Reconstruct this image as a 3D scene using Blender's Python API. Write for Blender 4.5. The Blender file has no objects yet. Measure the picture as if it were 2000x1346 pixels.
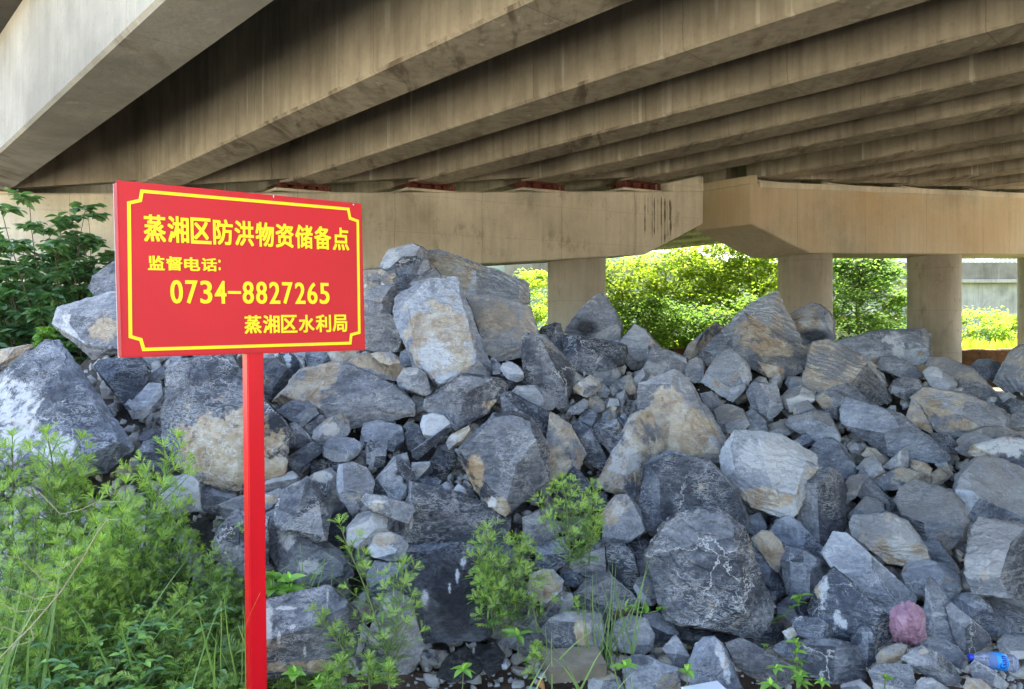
import bpy, bmesh, math, random
import numpy as np
from mathutils import Vector, Matrix, noise
random.seed(7)
S = bpy.context.scene
COL = S.collection
F = 1450.0            # focal length in photo pixels
HZ = 673.0            # horizon row
EYE = 1.6

# ------------------------------------------------------------------ camera
cd = bpy.data.cameras.new('camera'); cam = bpy.data.objects.new('camera', cd); COL.objects.link(cam)
cam.location = (0, 0, EYE); cam.rotation_euler = (math.radians(90), 0, 0)
cd.sensor_width = 36; cd.lens = F * 36 / 2000; cd.clip_end = 3000; cd.clip_start = 0.05
S.camera = cam
# ------------------------------------------------------------------ sky, sun, exposure
SUN_EL = math.radians(48); SUN_DIR = Vector((0.62, 0.78, 0)).normalized()
W = bpy.data.worlds.new('World'); S.world = W; W.use_nodes = True
wn = W.node_tree; bg = wn.nodes['Background']
sky = wn.nodes.new('ShaderNodeTexSky'); sky.sky_type = 'NISHITA'; sky.sun_disc = False
sky.sun_elevation = SUN_EL; sky.sun_rotation = math.atan2(SUN_DIR.x, SUN_DIR.y)
sky.air_density = 1.0; sky.dust_density = 3.0; sky.ozone_density = 0.8
tint = wn.nodes.new('ShaderNodeMix'); tint.data_type = 'RGBA'; tint.blend_type = 'MULTIPLY'; tint.inputs[0].default_value = 1
tint.inputs[7].default_value = (1.03, 1.0, .95, 1); wn.links.new(sky.outputs[0], tint.inputs[6]); wn.links.new(tint.outputs[2], bg.inputs[0]); bg.inputs[1].default_value = 0.15
sd = bpy.data.lights.new('sun', 'SUN'); sd.energy = 5.0; sd.angle = math.radians(0.5); sd.color = (1, 0.95, 0.86)
sun = bpy.data.objects.new('sun', sd); COL.objects.link(sun)
tosun = Vector((SUN_DIR.x * math.cos(SUN_EL), SUN_DIR.y * math.cos(SUN_EL), math.sin(SUN_EL)))
sun.rotation_euler = tosun.to_track_quat('Z', 'Y').to_euler(); sun.location = (0, 0, 30)
S.view_settings.view_transform = 'Standard'; S.view_settings.look = 'None'
S.view_settings.exposure = 3.18; S.view_settings.gamma = 1
S.cycles.use_denoising = True
S.cycles.max_bounces = 10; S.cycles.diffuse_bounces = 4; S.cycles.sample_clamp_indirect = 10
S.cycles.transparent_max_bounces = 8

# ------------------------------------------------------------------ helpers
def link(o, parent=None):
    COL.objects.link(o)
    if parent is not None: o.parent = parent
    return o
def tag(o, label=None, cat=None, group=None, kind=None):
    if label: o['label'] = label
    if cat: o['category'] = cat
    if group: o['group'] = group
    if kind: o['kind'] = kind
    return o
def empty(name, loc=(0, 0, 0), rz=0):
    o = bpy.data.objects.new(name, None); o.location = loc; o.rotation_euler = (0, 0, rz); o.empty_display_size = .1
    return link(o)
def mobj(name, me, m=None, parent=None, loc=None):
    o = bpy.data.objects.new(name, me)
    if m is not None:
        me.materials.clear(); me.materials.append(m)
    if loc is not None: o.location = loc
    return link(o, parent)
def mesh_of(name, v, f, smooth=False):
    me = bpy.data.meshes.new(name); me.from_pydata([tuple(p) for p in v], [], f)
    if smooth: me.polygons.foreach_set('use_smooth', [True] * len(me.polygons))
    me.update(); return me
def bm_mesh(bm, name, smooth=False):
    bmesh.ops.recalc_face_normals(bm, faces=bm.faces)
    me = bpy.data.meshes.new(name); bm.to_mesh(me); bm.free()
    if smooth: me.polygons.foreach_set('use_smooth', [True] * len(me.polygons))
    return me
def ray(px, py): return Vector(((px - 1000) / F, 1.0, (HZ - py) / F))
def at(px, py, Z):
    r = ray(px, py) * Z
    return Vector((r.x, r.y, r.z + EYE))
def prism(bm, base, top):
    """closed solid between two loops of equal length"""
    a = [bm.verts.new(p) for p in base]; b = [bm.verts.new(p) for p in top]; n = len(a)
    bm.faces.new(a); bm.faces.new(b[::-1])
    for i in range(n): bm.faces.new((a[i], b[i], b[(i + 1) % n], a[(i + 1) % n]))
def obox(bm, c, ax, ay, az):
    """box at c with half-axis vectors"""
    c = Vector(c); ax = Vector(ax); ay = Vector(ay); az = Vector(az)
    lo = [c - az + sx * ax + sy * ay for sx, sy in ((-1, -1), (1, -1), (1, 1), (-1, 1))]
    prism(bm, lo, [p + 2 * az for p in lo])
def bevel(bm, w, seg=1):
    bmesh.ops.recalc_face_normals(bm, faces=bm.faces)
    es = [e for e in bm.edges if len(e.link_faces) == 2 and e.calc_face_angle() > 0.5]
    bmesh.ops.bevel(bm, geom=es, offset=w, segments=seg, affect='EDGES', clamp_overlap=True)
def tube(bm, pts, r0, r1=None, n=6):
    r1 = r0 if r1 is None else r1
    rings = []
    for i, p in enumerate(pts):
        p = Vector(p)
        t = (Vector(pts[min(i + 1, len(pts) - 1)]) - Vector(pts[max(i - 1, 0)])).normalized()
        s = t.cross(Vector((0.3, 0.2, 1)) if abs(t.z) < .9 else Vector((1, 0.1, 0))).normalized(); u = s.cross(t)
        r = r0 + (r1 - r0) * i / max(1, len(pts) - 1)
        rings.append([bm.verts.new(p + (s * math.cos(2 * math.pi * k / n) + u * math.sin(2 * math.pi * k / n)) * r) for k in range(n)])
    for a, b in zip(rings, rings[1:]):
        for k in range(n): bm.faces.new((a[k], a[(k + 1) % n], b[(k + 1) % n], b[k]))
    bm.faces.new(rings[0][::-1]); bm.faces.new(rings[-1])

# ------------------------------------------------------------------ materials
class NT:
    def __init__(s, name):
        s.m = bpy.data.materials.new(name); s.m.use_nodes = True; s.t = s.m.node_tree
        s.b = s.t.nodes['Principled BSDF']; s.out = s.t.nodes['Material Output']
    def n(s, typ, **kw):
        x = s.t.nodes.new('ShaderNode' + typ)
        for k, v in kw.items(): setattr(x, k, v)
        return x
    def l(s, a, b): s.t.links.new(a, b)
    def val(s, sock, v):
        if hasattr(v, 'is_output'): s.l(v, sock)
        else: sock.default_value = v
    def math(s, op, a, b=0.0, c=0.0, clamp=False):
        x = s.n('Math', operation=op, use_clamp=clamp)
        s.val(x.inputs[0], a); s.val(x.inputs[1], b); s.val(x.inputs[2], c); return x.outputs[0]
    def mix(s, f, a, b, mode='MIX'):
        x = s.n('Mix', data_type='RGBA', blend_type=mode)
        s.val(x.inputs[0], f)
        for k, v in ((6, a), (7, b)):
            if hasattr(v, 'is_output'): s.l(v, x.inputs[k])
            else: x.inputs[k].default_value = (*v, 1) if len(v) == 3 else v
        return x.outputs[2]
    def ramp(s, f, stops):
        x = s.n('ValToRGB'); e = x.color_ramp.elements
        while len(e) < len(stops): e.new(.5)
        for k, (p, c) in enumerate(stops):
            e[k].position = p
            if not hasattr(c, '__len__'): c = (c, c, c)
            e[k].color = (*c, 1)
        s.l(f, x.inputs[0]); return x.outputs[0]
    def noise(s, vec, scale, detail=4, rough=.55, dist=0.0):
        x = s.n('TexNoise'); s.l(vec, x.inputs['Vector']); x.inputs['Scale'].default_value = scale
        x.inputs['Detail'].default_value = detail; x.inputs['Roughness'].default_value = rough
        x.inputs['Distortion'].default_value = dist; return x.outputs[0]
    def mapped(s, vec, scale=(1, 1, 1), rot=(0, 0, 0), loc=(0, 0, 0)):
        x = s.n('Mapping'); s.l(vec, x.inputs[0]); x.inputs['Scale'].default_value = scale
        x.inputs['Rotation'].default_value = rot; x.inputs['Location'].default_value = loc; return x.outputs[0]
    def bump(s, h, strength, dist, prev=None):
        x = s.n('Bump'); s.l(h, x.inputs['Height']); x.inputs['Strength'].default_value = strength
        x.inputs['Distance'].default_value = dist
        if prev is not None: s.l(prev, x.inputs['Normal'])
        return x.outputs[0]
    def done(s, col=None, rough=None, nrm=None, spec=None):
        if col is not None: s.val(s.b.inputs['Base Color'], col if hasattr(col, 'is_output') else (*col, 1))
        if rough is not None: s.val(s.b.inputs['Roughness'], rough)
        if nrm is not None: s.l(nrm, s.b.inputs['Normal'])
        if spec is not None: s.b.inputs['Specular IOR Level'].default_value = spec
        return s.m

GD = Vector((-0.695, 0.719, 0)).normalized()     # direction of the girders
GN = Vector((0.719, 0.695, 0)).normalized()      # across the bridge, to the right and away
CD = Vector((2.558, 1.1036, 0)).normalized()     # along the pier caps

def concrete(name, lo, hi, axis=GD, spacing=2.4, streak=.75, leak=.45, soffit=True, warm=None, hline=0):
    t = NT(name); tc = t.n('TexCoord').outputs['Object']
    a = t.ramp(t.noise(tc, .9, 6, .6), [(.3, lo), (.72, hi)])
    a = t.mix(1.0, a, t.ramp(t.noise(tc, .38, 5, .6), [(.32, .70), (.5, 1.0), (.7, 1.1)]), 'MULTIPLY')
    st = t.noise(t.mapped(tc, (4.5, 4.5, .35)), 1.6, 7, .62)
    a = t.mix(1.0, a, t.ramp(st, [(.3, streak), (.55, 1.0), (.8, 1.06)]), 'MULTIPLY')
    lk = t.ramp(t.noise(t.mapped(tc, (3.2, 3.2, .12), loc=(3, 1, 0)), 1.7, 3, .5), [(.62, 0.0), (.68, 1.0)])
    lk = t.math('MULTIPLY', lk, t.ramp(t.noise(tc, .6, 2), [(.48, 0.0), (.6, 1.0)]))
    a = t.mix(t.math('MULTIPLY', lk, leak), a, (.58, .54, .45))
    pit = t.ramp(t.noise(tc, 22, 4, .7), [(.28, .72), (.42, 1.0)])
    a = t.mix(1.0, a, pit, 'MULTIPLY')
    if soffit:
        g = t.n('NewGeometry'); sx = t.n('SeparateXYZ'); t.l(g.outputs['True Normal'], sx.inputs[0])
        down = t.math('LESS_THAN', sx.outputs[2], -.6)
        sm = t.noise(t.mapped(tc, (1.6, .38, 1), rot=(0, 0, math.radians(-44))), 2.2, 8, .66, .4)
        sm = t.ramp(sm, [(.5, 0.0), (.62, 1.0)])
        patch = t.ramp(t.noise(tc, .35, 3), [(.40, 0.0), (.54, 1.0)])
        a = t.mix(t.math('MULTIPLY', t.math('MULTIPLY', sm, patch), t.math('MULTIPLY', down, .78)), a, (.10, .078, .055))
    if hline:
        sz_ = t.n('SeparateXYZ'); t.l(tc, sz_.inputs[0])
        hl = t.math('LESS_THAN', t.math('FRACT', t.math('DIVIDE', t.math('ADD', sz_.outputs[2], t.math('MULTIPLY', t.noise(tc, 1.2, 3), .05)), hline)), .008)
        a = t.mix(t.math('MULTIPLY', hl, .4), a, (.13, .11, .08))
        bl = t.noise(t.mapped(tc, (1, 1, .6)), 2.6, 7, .7)
        a = t.mix(t.ramp(bl, [(.56, 0.0), (.68, .5)]), a, (.2, .175, .135))
    # board-joint lines
    if spacing:
        d = t.n('VectorMath', operation='DOT_PRODUCT'); t.l(tc, d.inputs[0]); d.inputs[1].default_value = tuple(axis)
        w = t.math('ADD', d.outputs['Value'], t.math('MULTIPLY', t.noise(tc, 1.7, 2), .06))
        fr = t.math('FRACT', t.math('DIVIDE', w, spacing))
        ln = t.math('LESS_THAN', fr, .006)
        a = t.mix(t.math('MULTIPLY', ln, .45), a, (.1, .085, .065))
    if warm:
        a = t.mix(t.ramp(t.noise(tc, .45, 3), [(.42, 0.0), (.7, .55)]), a, warm)
    b = t.bump(t.noise(tc, 9, 8, .65), .35, .02)
    return t.done(a, .88, b, .25)

M = {}
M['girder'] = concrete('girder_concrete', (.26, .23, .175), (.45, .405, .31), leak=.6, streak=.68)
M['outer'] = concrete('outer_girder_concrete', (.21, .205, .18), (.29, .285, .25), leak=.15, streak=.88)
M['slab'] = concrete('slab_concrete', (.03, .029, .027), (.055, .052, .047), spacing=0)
M['cap'] = concrete('cap_concrete', (.53, .495, .385), (.64, .605, .485), axis=CD, spacing=2.05, streak=.84, soffit=False, hline=.82)
M['cap_warm'] = concrete('cap_concrete_warm', (.50, .45, .33), (.60, .545, .41), axis=CD, spacing=2.6, streak=.86, soffit=False, warm=(.46, .3, .14))
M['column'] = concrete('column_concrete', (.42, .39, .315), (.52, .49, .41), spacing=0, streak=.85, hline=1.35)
M['pale'] = concrete('viaduct_concrete', (.3, .27, .22), (.4, .37, .31), axis=Vector((1, 0, 0)), spacing=3.1, soffit=False)

def plain(name, c, rough=.6, spec=.3, var=.25, scale=6, metal=0):
    t = NT(name); tc = t.n('TexCoord').outputs['Object']
    a = t.mix(1.0, c, t.ramp(t.noise(tc, scale, 5), [(.3, 1 - var), (.7, 1 + var * .4)]), 'MULTIPLY')
    t.b.inputs['Metallic'].default_value = metal
    return t.done(a, rough, t.bump(t.noise(tc, scale * 4, 5), .15, .01), spec)
M['rust'] = plain('rusty_red_paint', (.13, .032, .02), .7, .3, .6, 9)
M['stain'] = plain('wet_stain', (.17, .15, .11), .8, .2)
M['dark_parapet'] = concrete('weathered_parapet', (.15, .125, .10), (.24, .205, .17), axis=Vector((1, 0, 0)), spacing=0, streak=.82, leak=.15, soffit=False)
M['brownbeam'] = plain('brown_beam', (.22, .12, .06), .8)
M['white'] = plain('white_plastic', (.62, .64, .68), .5, .3, .1)
M['railing'] = plain('white_railing', (.7, .7, .68), .5)

def soil():
    t = NT('soil'); tc = t.n('TexCoord').outputs['Object']
    a = t.ramp(t.noise(tc, 5, 9, .68), [(.3, (.05, .034, .024)), (.5, (.105, .07, .05)), (.72, (.2, .145, .105))])
    sx = t.n('SeparateXYZ'); t.l(tc, sx.inputs[0])
    far = t.ramp(t.math('DIVIDE', sx.outputs[1], 60.0), [(.42, 0.0), (.5, 1.0)])
    g = t.ramp(t.noise(tc, .5, 6), [(.3, (.08, .12, .03)), (.7, (.14, .19, .05))])
    a = t.mix(far, a, g)
    return t.done(a, .95, t.bump(t.noise(tc, 18, 8, .7), .8, .04), .1)
M['soil'] = soil()
def earth():
    t = NT('earth_bank'); tc = t.n('TexCoord').outputs['Object']
    a = t.ramp(t.noise(tc, 3, 8, .65), [(.3, (.05, .028, .014)), (.7, (.12, .066, .035))])
    return t.done(a, .95, t.bump(t.noise(tc, 8, 8, .7), .9, .1), .1)
M['earth'] = earth()

def rockmat(name='limestone'):
    t = NT(name); tc0 = t.n('TexCoord').outputs['Object']
    oi = t.n('ObjectInfo'); off = t.n('VectorMath', operation='ADD'); t.l(tc0, off.inputs[0])
    sc = t.n('VectorMath', operation='SCALE'); sc.inputs[0].default_value = (37, 53, 71); t.l(oi.outputs['Random'], sc.inputs['Scale'])
    t.l(sc.outputs[0], off.inputs[1]); tc = off.outputs[0]
    col = t.n('SeparateColor'); t.l(oi.outputs['Color'], col.inputs[0]); tone, tanf, white = col.outputs; dust = oi.outputs['Alpha']
    at_ = t.n('Attribute', attribute_name='marks'); mk = t.n('SeparateColor'); t.l(at_.outputs['Color'], mk.inputs[0])
    geo = t.n('NewGeometry')
    big = t.noise(tc, 3.2, 8, .62, .3)
    fol = t.noise(t.mapped(tc, (2.5, 2.5, 13), rot=(.7, .5, .3)), 2.0, 8, .65, .5)
    grain = t.noise(tc, 38, 8, .78)
    v = t.math('ADD', tone, t.math('ADD', t.math('MULTIPLY', t.math('SUBTRACT', big, .5), 1.0), t.math('MULTIPLY', t.math('SUBTRACT', fol, .5), .6)))
    fa = t.n('Attribute', attribute_name='facet'); fc = t.n('SeparateColor'); t.l(fa.outputs['Color'], fc.inputs[0])
    v = t.math('ADD', v, t.math('MULTIPLY', fc.outputs[0], .24))
    v = t.math('ADD', v, t.math('MULTIPLY', t.math('SUBTRACT', grain, .5), .8), clamp=True)
    a = t.ramp(v, [(0.0, (.028, .031, .039)), (.28, (.068, .074, .090)), (.6, (.205, .214, .238)), (1.0, (.50, .505, .51))])
    def broken(mask, n, amt=1.5, sharp=3.5):
        x = t.math('ADD', t.math('MULTIPLY', mask, 1.0), t.math('MULTIPLY', t.math('SUBTRACT', n, .5), amt * 1.9))
        return t.math('MULTIPLY', t.math('SUBTRACT', x, .55), sharp, clamp=True)
    # weathered tan skin
    tn = t.noise(tc, 7, 10, .72, .6)
    tancol = t.ramp(tn, [(.26, (.14, .075, .032)), (.42, (.30, .205, .115)), (.54, (.43, .345, .23)), (.68, (.57, .53, .45))])
    tm = t.math('MAXIMUM', broken(mk.outputs[0], t.noise(tc, 8, 9, .72), 1.6), broken(t.math('ADD', tanf, t.math('MULTIPLY', fc.outputs[1], .55)), t.noise(tc, 5, 9, .7), 2.4, 2.5))
    a = t.mix(t.math('MULTIPLY', tm, .9), a, tancol)
    # calcite: thin veins, scratches and scuffed patches
    wob = t.n('TexNoise'); t.l(tc, wob.inputs['Vector']); wob.inputs['Scale'].default_value = 4; wob.inputs['Detail'].default_value = 7; wob.inputs['Roughness'].default_value = .65
    dv = t.n('VectorMath', operation='MULTIPLY_ADD'); t.l(wob.outputs['Color'], dv.inputs[0]); dv.inputs[1].default_value = (.34, .34, .34); t.l(tc, dv.inputs[2])
    vo = t.n('TexVoronoi', feature='DISTANCE_TO_EDGE'); t.l(dv.outputs[0], vo.inputs['Vector']); vo.inputs['Scale'].default_value = 2.6
    vein = t.ramp(vo.outputs['Distance'], [(.003, 1.0), (.011, 0.0)])
    vein = t.math('MULTIPLY', vein, t.ramp(t.noise(tc, 2.6, 5), [(.5, 0.0), (.56, 1.0)]))
    vo2 = t.n('TexVoronoi', feature='DISTANCE_TO_EDGE'); t.l(dv.outputs[0], vo2.inputs['Vector']); vo2.inputs['Scale'].default_value = 8.5
    vein2 = t.ramp(vo2.outputs['Distance'], [(.003, .6), (.02, 0.0)])
    vein2 = t.math('MULTIPLY', vein2, t.ramp(t.noise(tc, 6, 6, .65), [(.51, 0.0), (.6, 1.0)]))
    n2 = t.noise(t.mapped(tc, (3, 3, 8), rot=(.4, .9, .2)), 4.0, 12, .76, .8)
    scr = t.ramp(t.math('ABSOLUTE', t.math('SUBTRACT', n2, .5)), [(.004, 1.0), (.026, 0.0)])
    scr = t.math('MULTIPLY', scr, t.ramp(t.noise(tc, 5, 5), [(.42, 0.0), (.58, 1.0)]))
    scf = t.ramp(t.noise(tc, 24, 12, .8, .3), [(.55, 0.0), (.66, 1.0)])
    scf = t.math('MULTIPLY', scf, t.ramp(t.noise(tc, 3.2, 5, .6), [(.45, 0.0), (.6, 1.0)]))
    wh = t.math('MAXIMUM', t.math('MAXIMUM', vein, vein2), t.math('MAXIMUM', t.math('MULTIPLY', scr, .8), t.math('MULTIPLY', scf, .7)))
    wh = t.math('MULTIPLY', wh, t.math('ADD', .4, white))
    wh = t.math('MAXIMUM', wh, broken(mk.outputs[1], t.noise(tc, 13, 10, .78), 2.3, 2.4), clamp=True)
    edge = t.ramp(geo.outputs['Pointiness'], [(.53, 0.0), (.62, 1.0)])
    edge = t.math('MULTIPLY', edge, t.ramp(t.noise(tc, 16, 8, .7), [(.40, 0.0), (.56, .85)]))
    wh = t.math('MAXIMUM', wh, edge)
    frost = broken(t.math('MULTIPLY', fc.outputs[2], .62), t.noise(tc, 20, 12, .8, .3), 1.9, 2.2)
    wh = t.math('MAXIMUM', wh, t.math('MULTIPLY', t.math('MULTIPLY', frost, .55), t.math('SUBTRACT', 1.0, t.math('MULTIPLY', tm, .85))))
    a = t.mix(t.math('MULTIPLY', wh, .82), a, (.54, .53, .515))
    dent = t.ramp(geo.outputs['Pointiness'], [(.40, .45), (.48, 1.0)])
    a = t.mix(1.0, a, dent, 'MULTIPLY') if False else a
    a = t.mix(1.0, a, t.ramp(t.math('ADD', t.math('MULTIPLY', oi.outputs['Random'], .6), t.math('MULTIPLY', t.noise(tc, 2.0, 4), .4)), [(.2, (.96, 1.0, 1.06)), (.5, (1.0, 1.0, 1.0)), (.8, (1.05, 1.0, .94))]), 'MULTIPLY')
    # dust settled on upward faces
    sx = t.n('SeparateXYZ'); t.l(geo.outputs['Normal'], sx.inputs[0])
    dm = t.math('MULTIPLY', t.ramp(t.math('ADD', sx.outputs[2], t.math('MULTIPLY', t.math('SUBTRACT', t.noise(tc, 9, 6, .7), .5), 1.1)), [(.15, 0.0), (.75, 1.0)]), dust)
    a = t.mix(t.math('MULTIPLY', dm, .8), a, (.27, .245, .215))
    # wet
    a = t.mix(t.math('MULTIPLY', t.math('MULTIPLY', mk.outputs[2], .86), t.math('SUBTRACT', 1.0, mk.outputs[1], clamp=True)), a, (.010, .011, .014))
    rough = t.math('SUBTRACT', .82, t.math('MULTIPLY', mk.outputs[2], .55))
    b = t.bump(t.noise(tc, 55, 8, .75), .55, .007)
    b = t.bump(t.noise(t.mapped(tc, (1, 1, 3), rot=(.7, .5, .3)), 13, 12, .72, .3), .7, .04, b)
    return t.done(a, rough, b, .3)
M['rock'] = rockmat()

def leafmat(name, c1, c2, young, trans, rough=.55):
    t = NT(name); tc = t.n('TexCoord').outputs['Object']
    ya = t.n('Attribute', attribute_name='young').outputs['Fac']
    oi = t.n('ObjectInfo')
    a = t.mix(t.noise(tc, 7, 3), c1, c2)
    a = t.mix(ya, a, young)
    a = t.mix(1.0, a, t.ramp(oi.outputs['Random'], [(0, .8), (1, 1.15)]), 'MULTIPLY')
    t.done(a, rough, None, .35 if rough < .6 else .08)
    tr = t.n('BsdfTranslucent'); t.l(t.mix(1.0, a, trans, 'MULTIPLY'), tr.inputs[0])
    mx = t.n('AddShader'); t.l(t.b.outputs[0], mx.inputs[0]); t.l(tr.outputs[0], mx.inputs[1])
    t.l(mx.outputs[0], t.out.inputs[0]); return t.m
M['mugwort'] = leafmat('mugwort_leaf', (.062, .122, .03), (.125, .205, .045), (.25, .335, .06), (.9, 1.0, .35))
M['mugwort_dark'] = leafmat('mugwort_leaf_deep', (.075, .13, .04), (.13, .20, .065), (.24, .33, .06), (.8, .9, .35))
M['broad'] = leafmat('broad_leaf', (.09, .19, .035), (.15, .27, .05), (.25, .38, .06), (.9, 1.0, .3))
M['bean'] = leafmat('bean_leaf', (.055, .12, .05), (.09, .17, .06), (.2, .33, .06), (.7, .9, .4))
M['grass'] = leafmat('grass_blade', (.09, .16, .04), (.16, .24, .07), (.3, .32, .14), (.8, .9, .35))
M['shrub'] = leafmat('shrub_leaf', (.045, .095, .04), (.075, .14, .055), (.13, .21, .06), (.5, .7, .3), .5)
M['tree'] = leafmat('tree_leaf', (.05, .085, .012), (.085, .125, .018), (.14, .17, .022), (1.7, 1.75, .7), .75)
M['tree_deep'] = leafmat('tree_leaf_deep', (.035, .07, .02), (.06, .10, .025), (.11, .15, .03), (1.1, 1.3, .6), .75)
M['stem'] = plain('green_stem', (.13, .16, .06), .7)
M['dry'] = plain('dry_stem', (.34, .28, .17), .8)
M['bark'] = plain('bark', (.11, .085, .06), .9)

def pale_dirt():
    t = NT('pale_dirt'); tc = t.n('TexCoord').outputs['Object']
    a = t.ramp(t.noise(tc, 2.2, 8, .65), [(.3, (.46, .41, .31)), (.7, (.60, .54, .42))])
    return t.done(a, .95, t.bump(t.noise(tc, 20, 6, .7), .5, .02), .1)
M['dirt'] = pale_dirt()

# ================================================================== the setting
def plane_grid(name, x0, x1, y0, y1, nx, ny, zf, m):
    v = []; f = []
    for j in range(ny + 1):
        for i in range(nx + 1):
            x = x0 + (x1 - x0) * i / nx; y = y0 + (y1 - y0) * j / ny; v.append((x, y, zf(x, y)))
    for j in range(ny):
        for i in range(nx):
            a = j * (nx + 1) + i; f.append((a, a + 1, a + nx + 2, a + nx + 1))
    return mobj(name, mesh_of(name, v, f, True), m)
def ground_z(x, y):
    near = max(0, 1 - (abs(x) + abs(y - 4)) / 14)
    return .05 * noise.noise(Vector((x * 1.3, y * 1.3, 0))) * near + .02 * noise.noise(Vector((x * 5, y * 5, 3))) * near
g = plane_grid('ground', -8, 10, -3, 14, 150, 150, ground_z, M['soil']); tag(g, kind='structure')
def flat_ring():
    v = [(-600, -300, -.004), (600, -300, -.004), (600, 1200, -.004), (-600, 1200, -.004), (-8, -3, -.004), (10, -3, -.004), (10, 14, -.004), (-8, 14, -.004)]
    f = [(0, 1, 5, 4), (1, 2, 6, 5), (2, 3, 7, 6), (3, 0, 4, 7)]
    o = mobj('terrain', mesh_of('terrain', v, f), M['soil']); tag(o, kind='structure')
flat_ring()
# the bare dirt road behind the viewer, along the bridge, and the yard beyond it
v = [GN * -3.6 + GD * -70, GN * -45 + GD * -70, GN * -45 + GD * 70, GN * -3.6 + GD * 70]
for q in v: q.z = .09
o = mobj('dirt_road', mesh_of('dirt_road', v, [(0, 1, 2, 3)]), M['dirt']); tag(o, kind='structure')
v = [GN * 31 + GD * -60, GN * 41 + GD * -60, GN * 41 + GD * -3, GN * 31 + GD * -3]
for q in v: q.z = .004
o = mobj('dirt_yard', mesh_of('dirt_yard', v, [(0, 1, 2, 3)]), M['dirt']); tag(o, kind='structure')
hm = plain('hill_forest', (.03, .05, .04), .95, .05, .4, .02)
def hill(x, y):
    t = max(0, 1 - abs(y - 520) / 120)
    return -2 + t * (66 + 10 * noise.noise(Vector((x * .008, 0, 0))) + 5 * noise.noise(Vector((x * .05, y * .05, 0))))
tag(plane_grid('hills', -700, 900, 400, 640, 160, 12, hill, hm), kind='structure')

# ------------------------------------------------------------------ bridges
def P(i, h=0.0, back=0.0):
    """point on the front line of the piers: i = girder index, h above the eye, back = along the girders"""
    return Vector((-4.276 + 2.558 * i, 15.5 + 1.1036 * i, h + EYE)) + GD * back
HLT = [(-3, 2.52), (-2, 2.80), (-1, 3.09), (0, 3.38), (1, 3.64), (2, 3.90), (3, 4.16), (4, 4.42)]
def hL(i):
    for (a, x), (b, y) in zip(HLT, HLT[1:]):
        if i <= b: return x + (y - x) * (i - a) / (b - a)
    return 4.42
def hR(i): return 4.55 + (i - 4.45) * .145
def girder(parent, i, h, s0, s1, m, depth=1.75, w=.70):
    bm = bmesh.new()
    a = P(i, h) ; hw = GN * (w / 2)
    sl = Vector((0, 0, .10 * w / 2 * 2))
    for (u0, u1) in ((s0, s1),):
        p0 = a + GD * u0; p1 = a + GD * u1
        prof = [(-1, 0), (1, 0), (1, depth), (-1, depth)]
        lo = [p0 + hw * k + Vector((0, 0, z)) for k, z in prof]; hi = [p1 + hw * k + Vector((0, 0, z)) for k, z in prof]
        prism(bm, lo, hi)
    bmesh.ops.recalc_face_normals(bm, faces=bm.faces)
    bevel(bm, .035)
    return mobj('girder', bm_mesh(bm, 'girder'), m, parent)
def bridge(label, idx, hf, ends, iedge, skip_face=None):
    root = tag(empty('concrete_bridge', P(idx[0], -EYE)), label, 'bridge')
    inv = Matrix.Translation(-root.location)
    parts = []
    for k, i in enumerate(idx):
        mm = M['outer'] if (skip_face and k == 0) else M['girder']
        parts.append(girder(root, i, hf(i), -34, .55, mm))
        parts.append(girder(root, i, hf(i), 1.15, 30, M['girder']))
    # deck slab, following the cross fall
    bm = bmesh.new()
    i0, i1 = iedge
    z0, z1 = hf(i0) + 1.72, hf(i1) + 1.72
    def q(i, z, s): return P(i, z) + GD * s
    lo = [q(i0, z0, -34), q(i1, z1, -34), q(i1, z1, 30), q(i0, z0, 30)]
    prism(bm, lo, [p + Vector((0, 0, .28)) for p in lo])
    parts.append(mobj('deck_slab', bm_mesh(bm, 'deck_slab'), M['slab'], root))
    for i in ((i0,) if skip_face else (i1,)):             # outer parapet
        bm = bmesh.new(); w = .12 if i == i0 else -.12
        p = P(i + w, hf(i) + 2.0 + .45); obox(bm, p - GD * 2, GD * 32, GN * .16, (0, 0, .45))
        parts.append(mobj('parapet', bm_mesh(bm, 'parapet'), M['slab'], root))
    # diaphragms between the girders over the pier
    for a, b in zip(idx, idx[1:]):
        bm = bmesh.new()
        for s in (.1,):
            pa = P(a, hf(a) + .06, s) + GN * .35; pb = P(b, hf(b) + .06, s) - GN * .35
            lo = [pa, pb, pb + GD * .3, pa + GD * .3]
            ups = [Vector((0, 0, 1.66))] * 4
            prism(bm, lo, [p + u for p, u in zip(lo, ups)])
        parts.append(mobj('diaphragm', bm_mesh(bm, 'diaphragm'), M['girder'], root))
    return root, parts, inv
def cap(parent, front, m, name='pier_cap', thick=1.76, bev=.03):
    bm = bmesh.new()
    fr = [P(i, h) for i, h in front]
    prism(bm, fr, [p + GD * thick for p in fr])
    bevel(bm, bev)
    return mobj(name, bm_mesh(bm, name), m, parent)
def column(parent, i, r, htop):
    bm = bmesh.new(); c = P(i, 0, .88); n = 40
    lo = [(c.x + r * math.cos(2 * math.pi * k / n), c.y + r * math.sin(2 * math.pi * k / n), -.3) for k in range(n)]
    prism(bm, lo, [(x, y, htop + EYE) for x, y, z in lo])
    me = bm_mesh(bm, 'column')
    for p in me.polygons: p.use_smooth = len(p.vertices) == 4
    return mobj('column', me, M['column'], parent)
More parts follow.
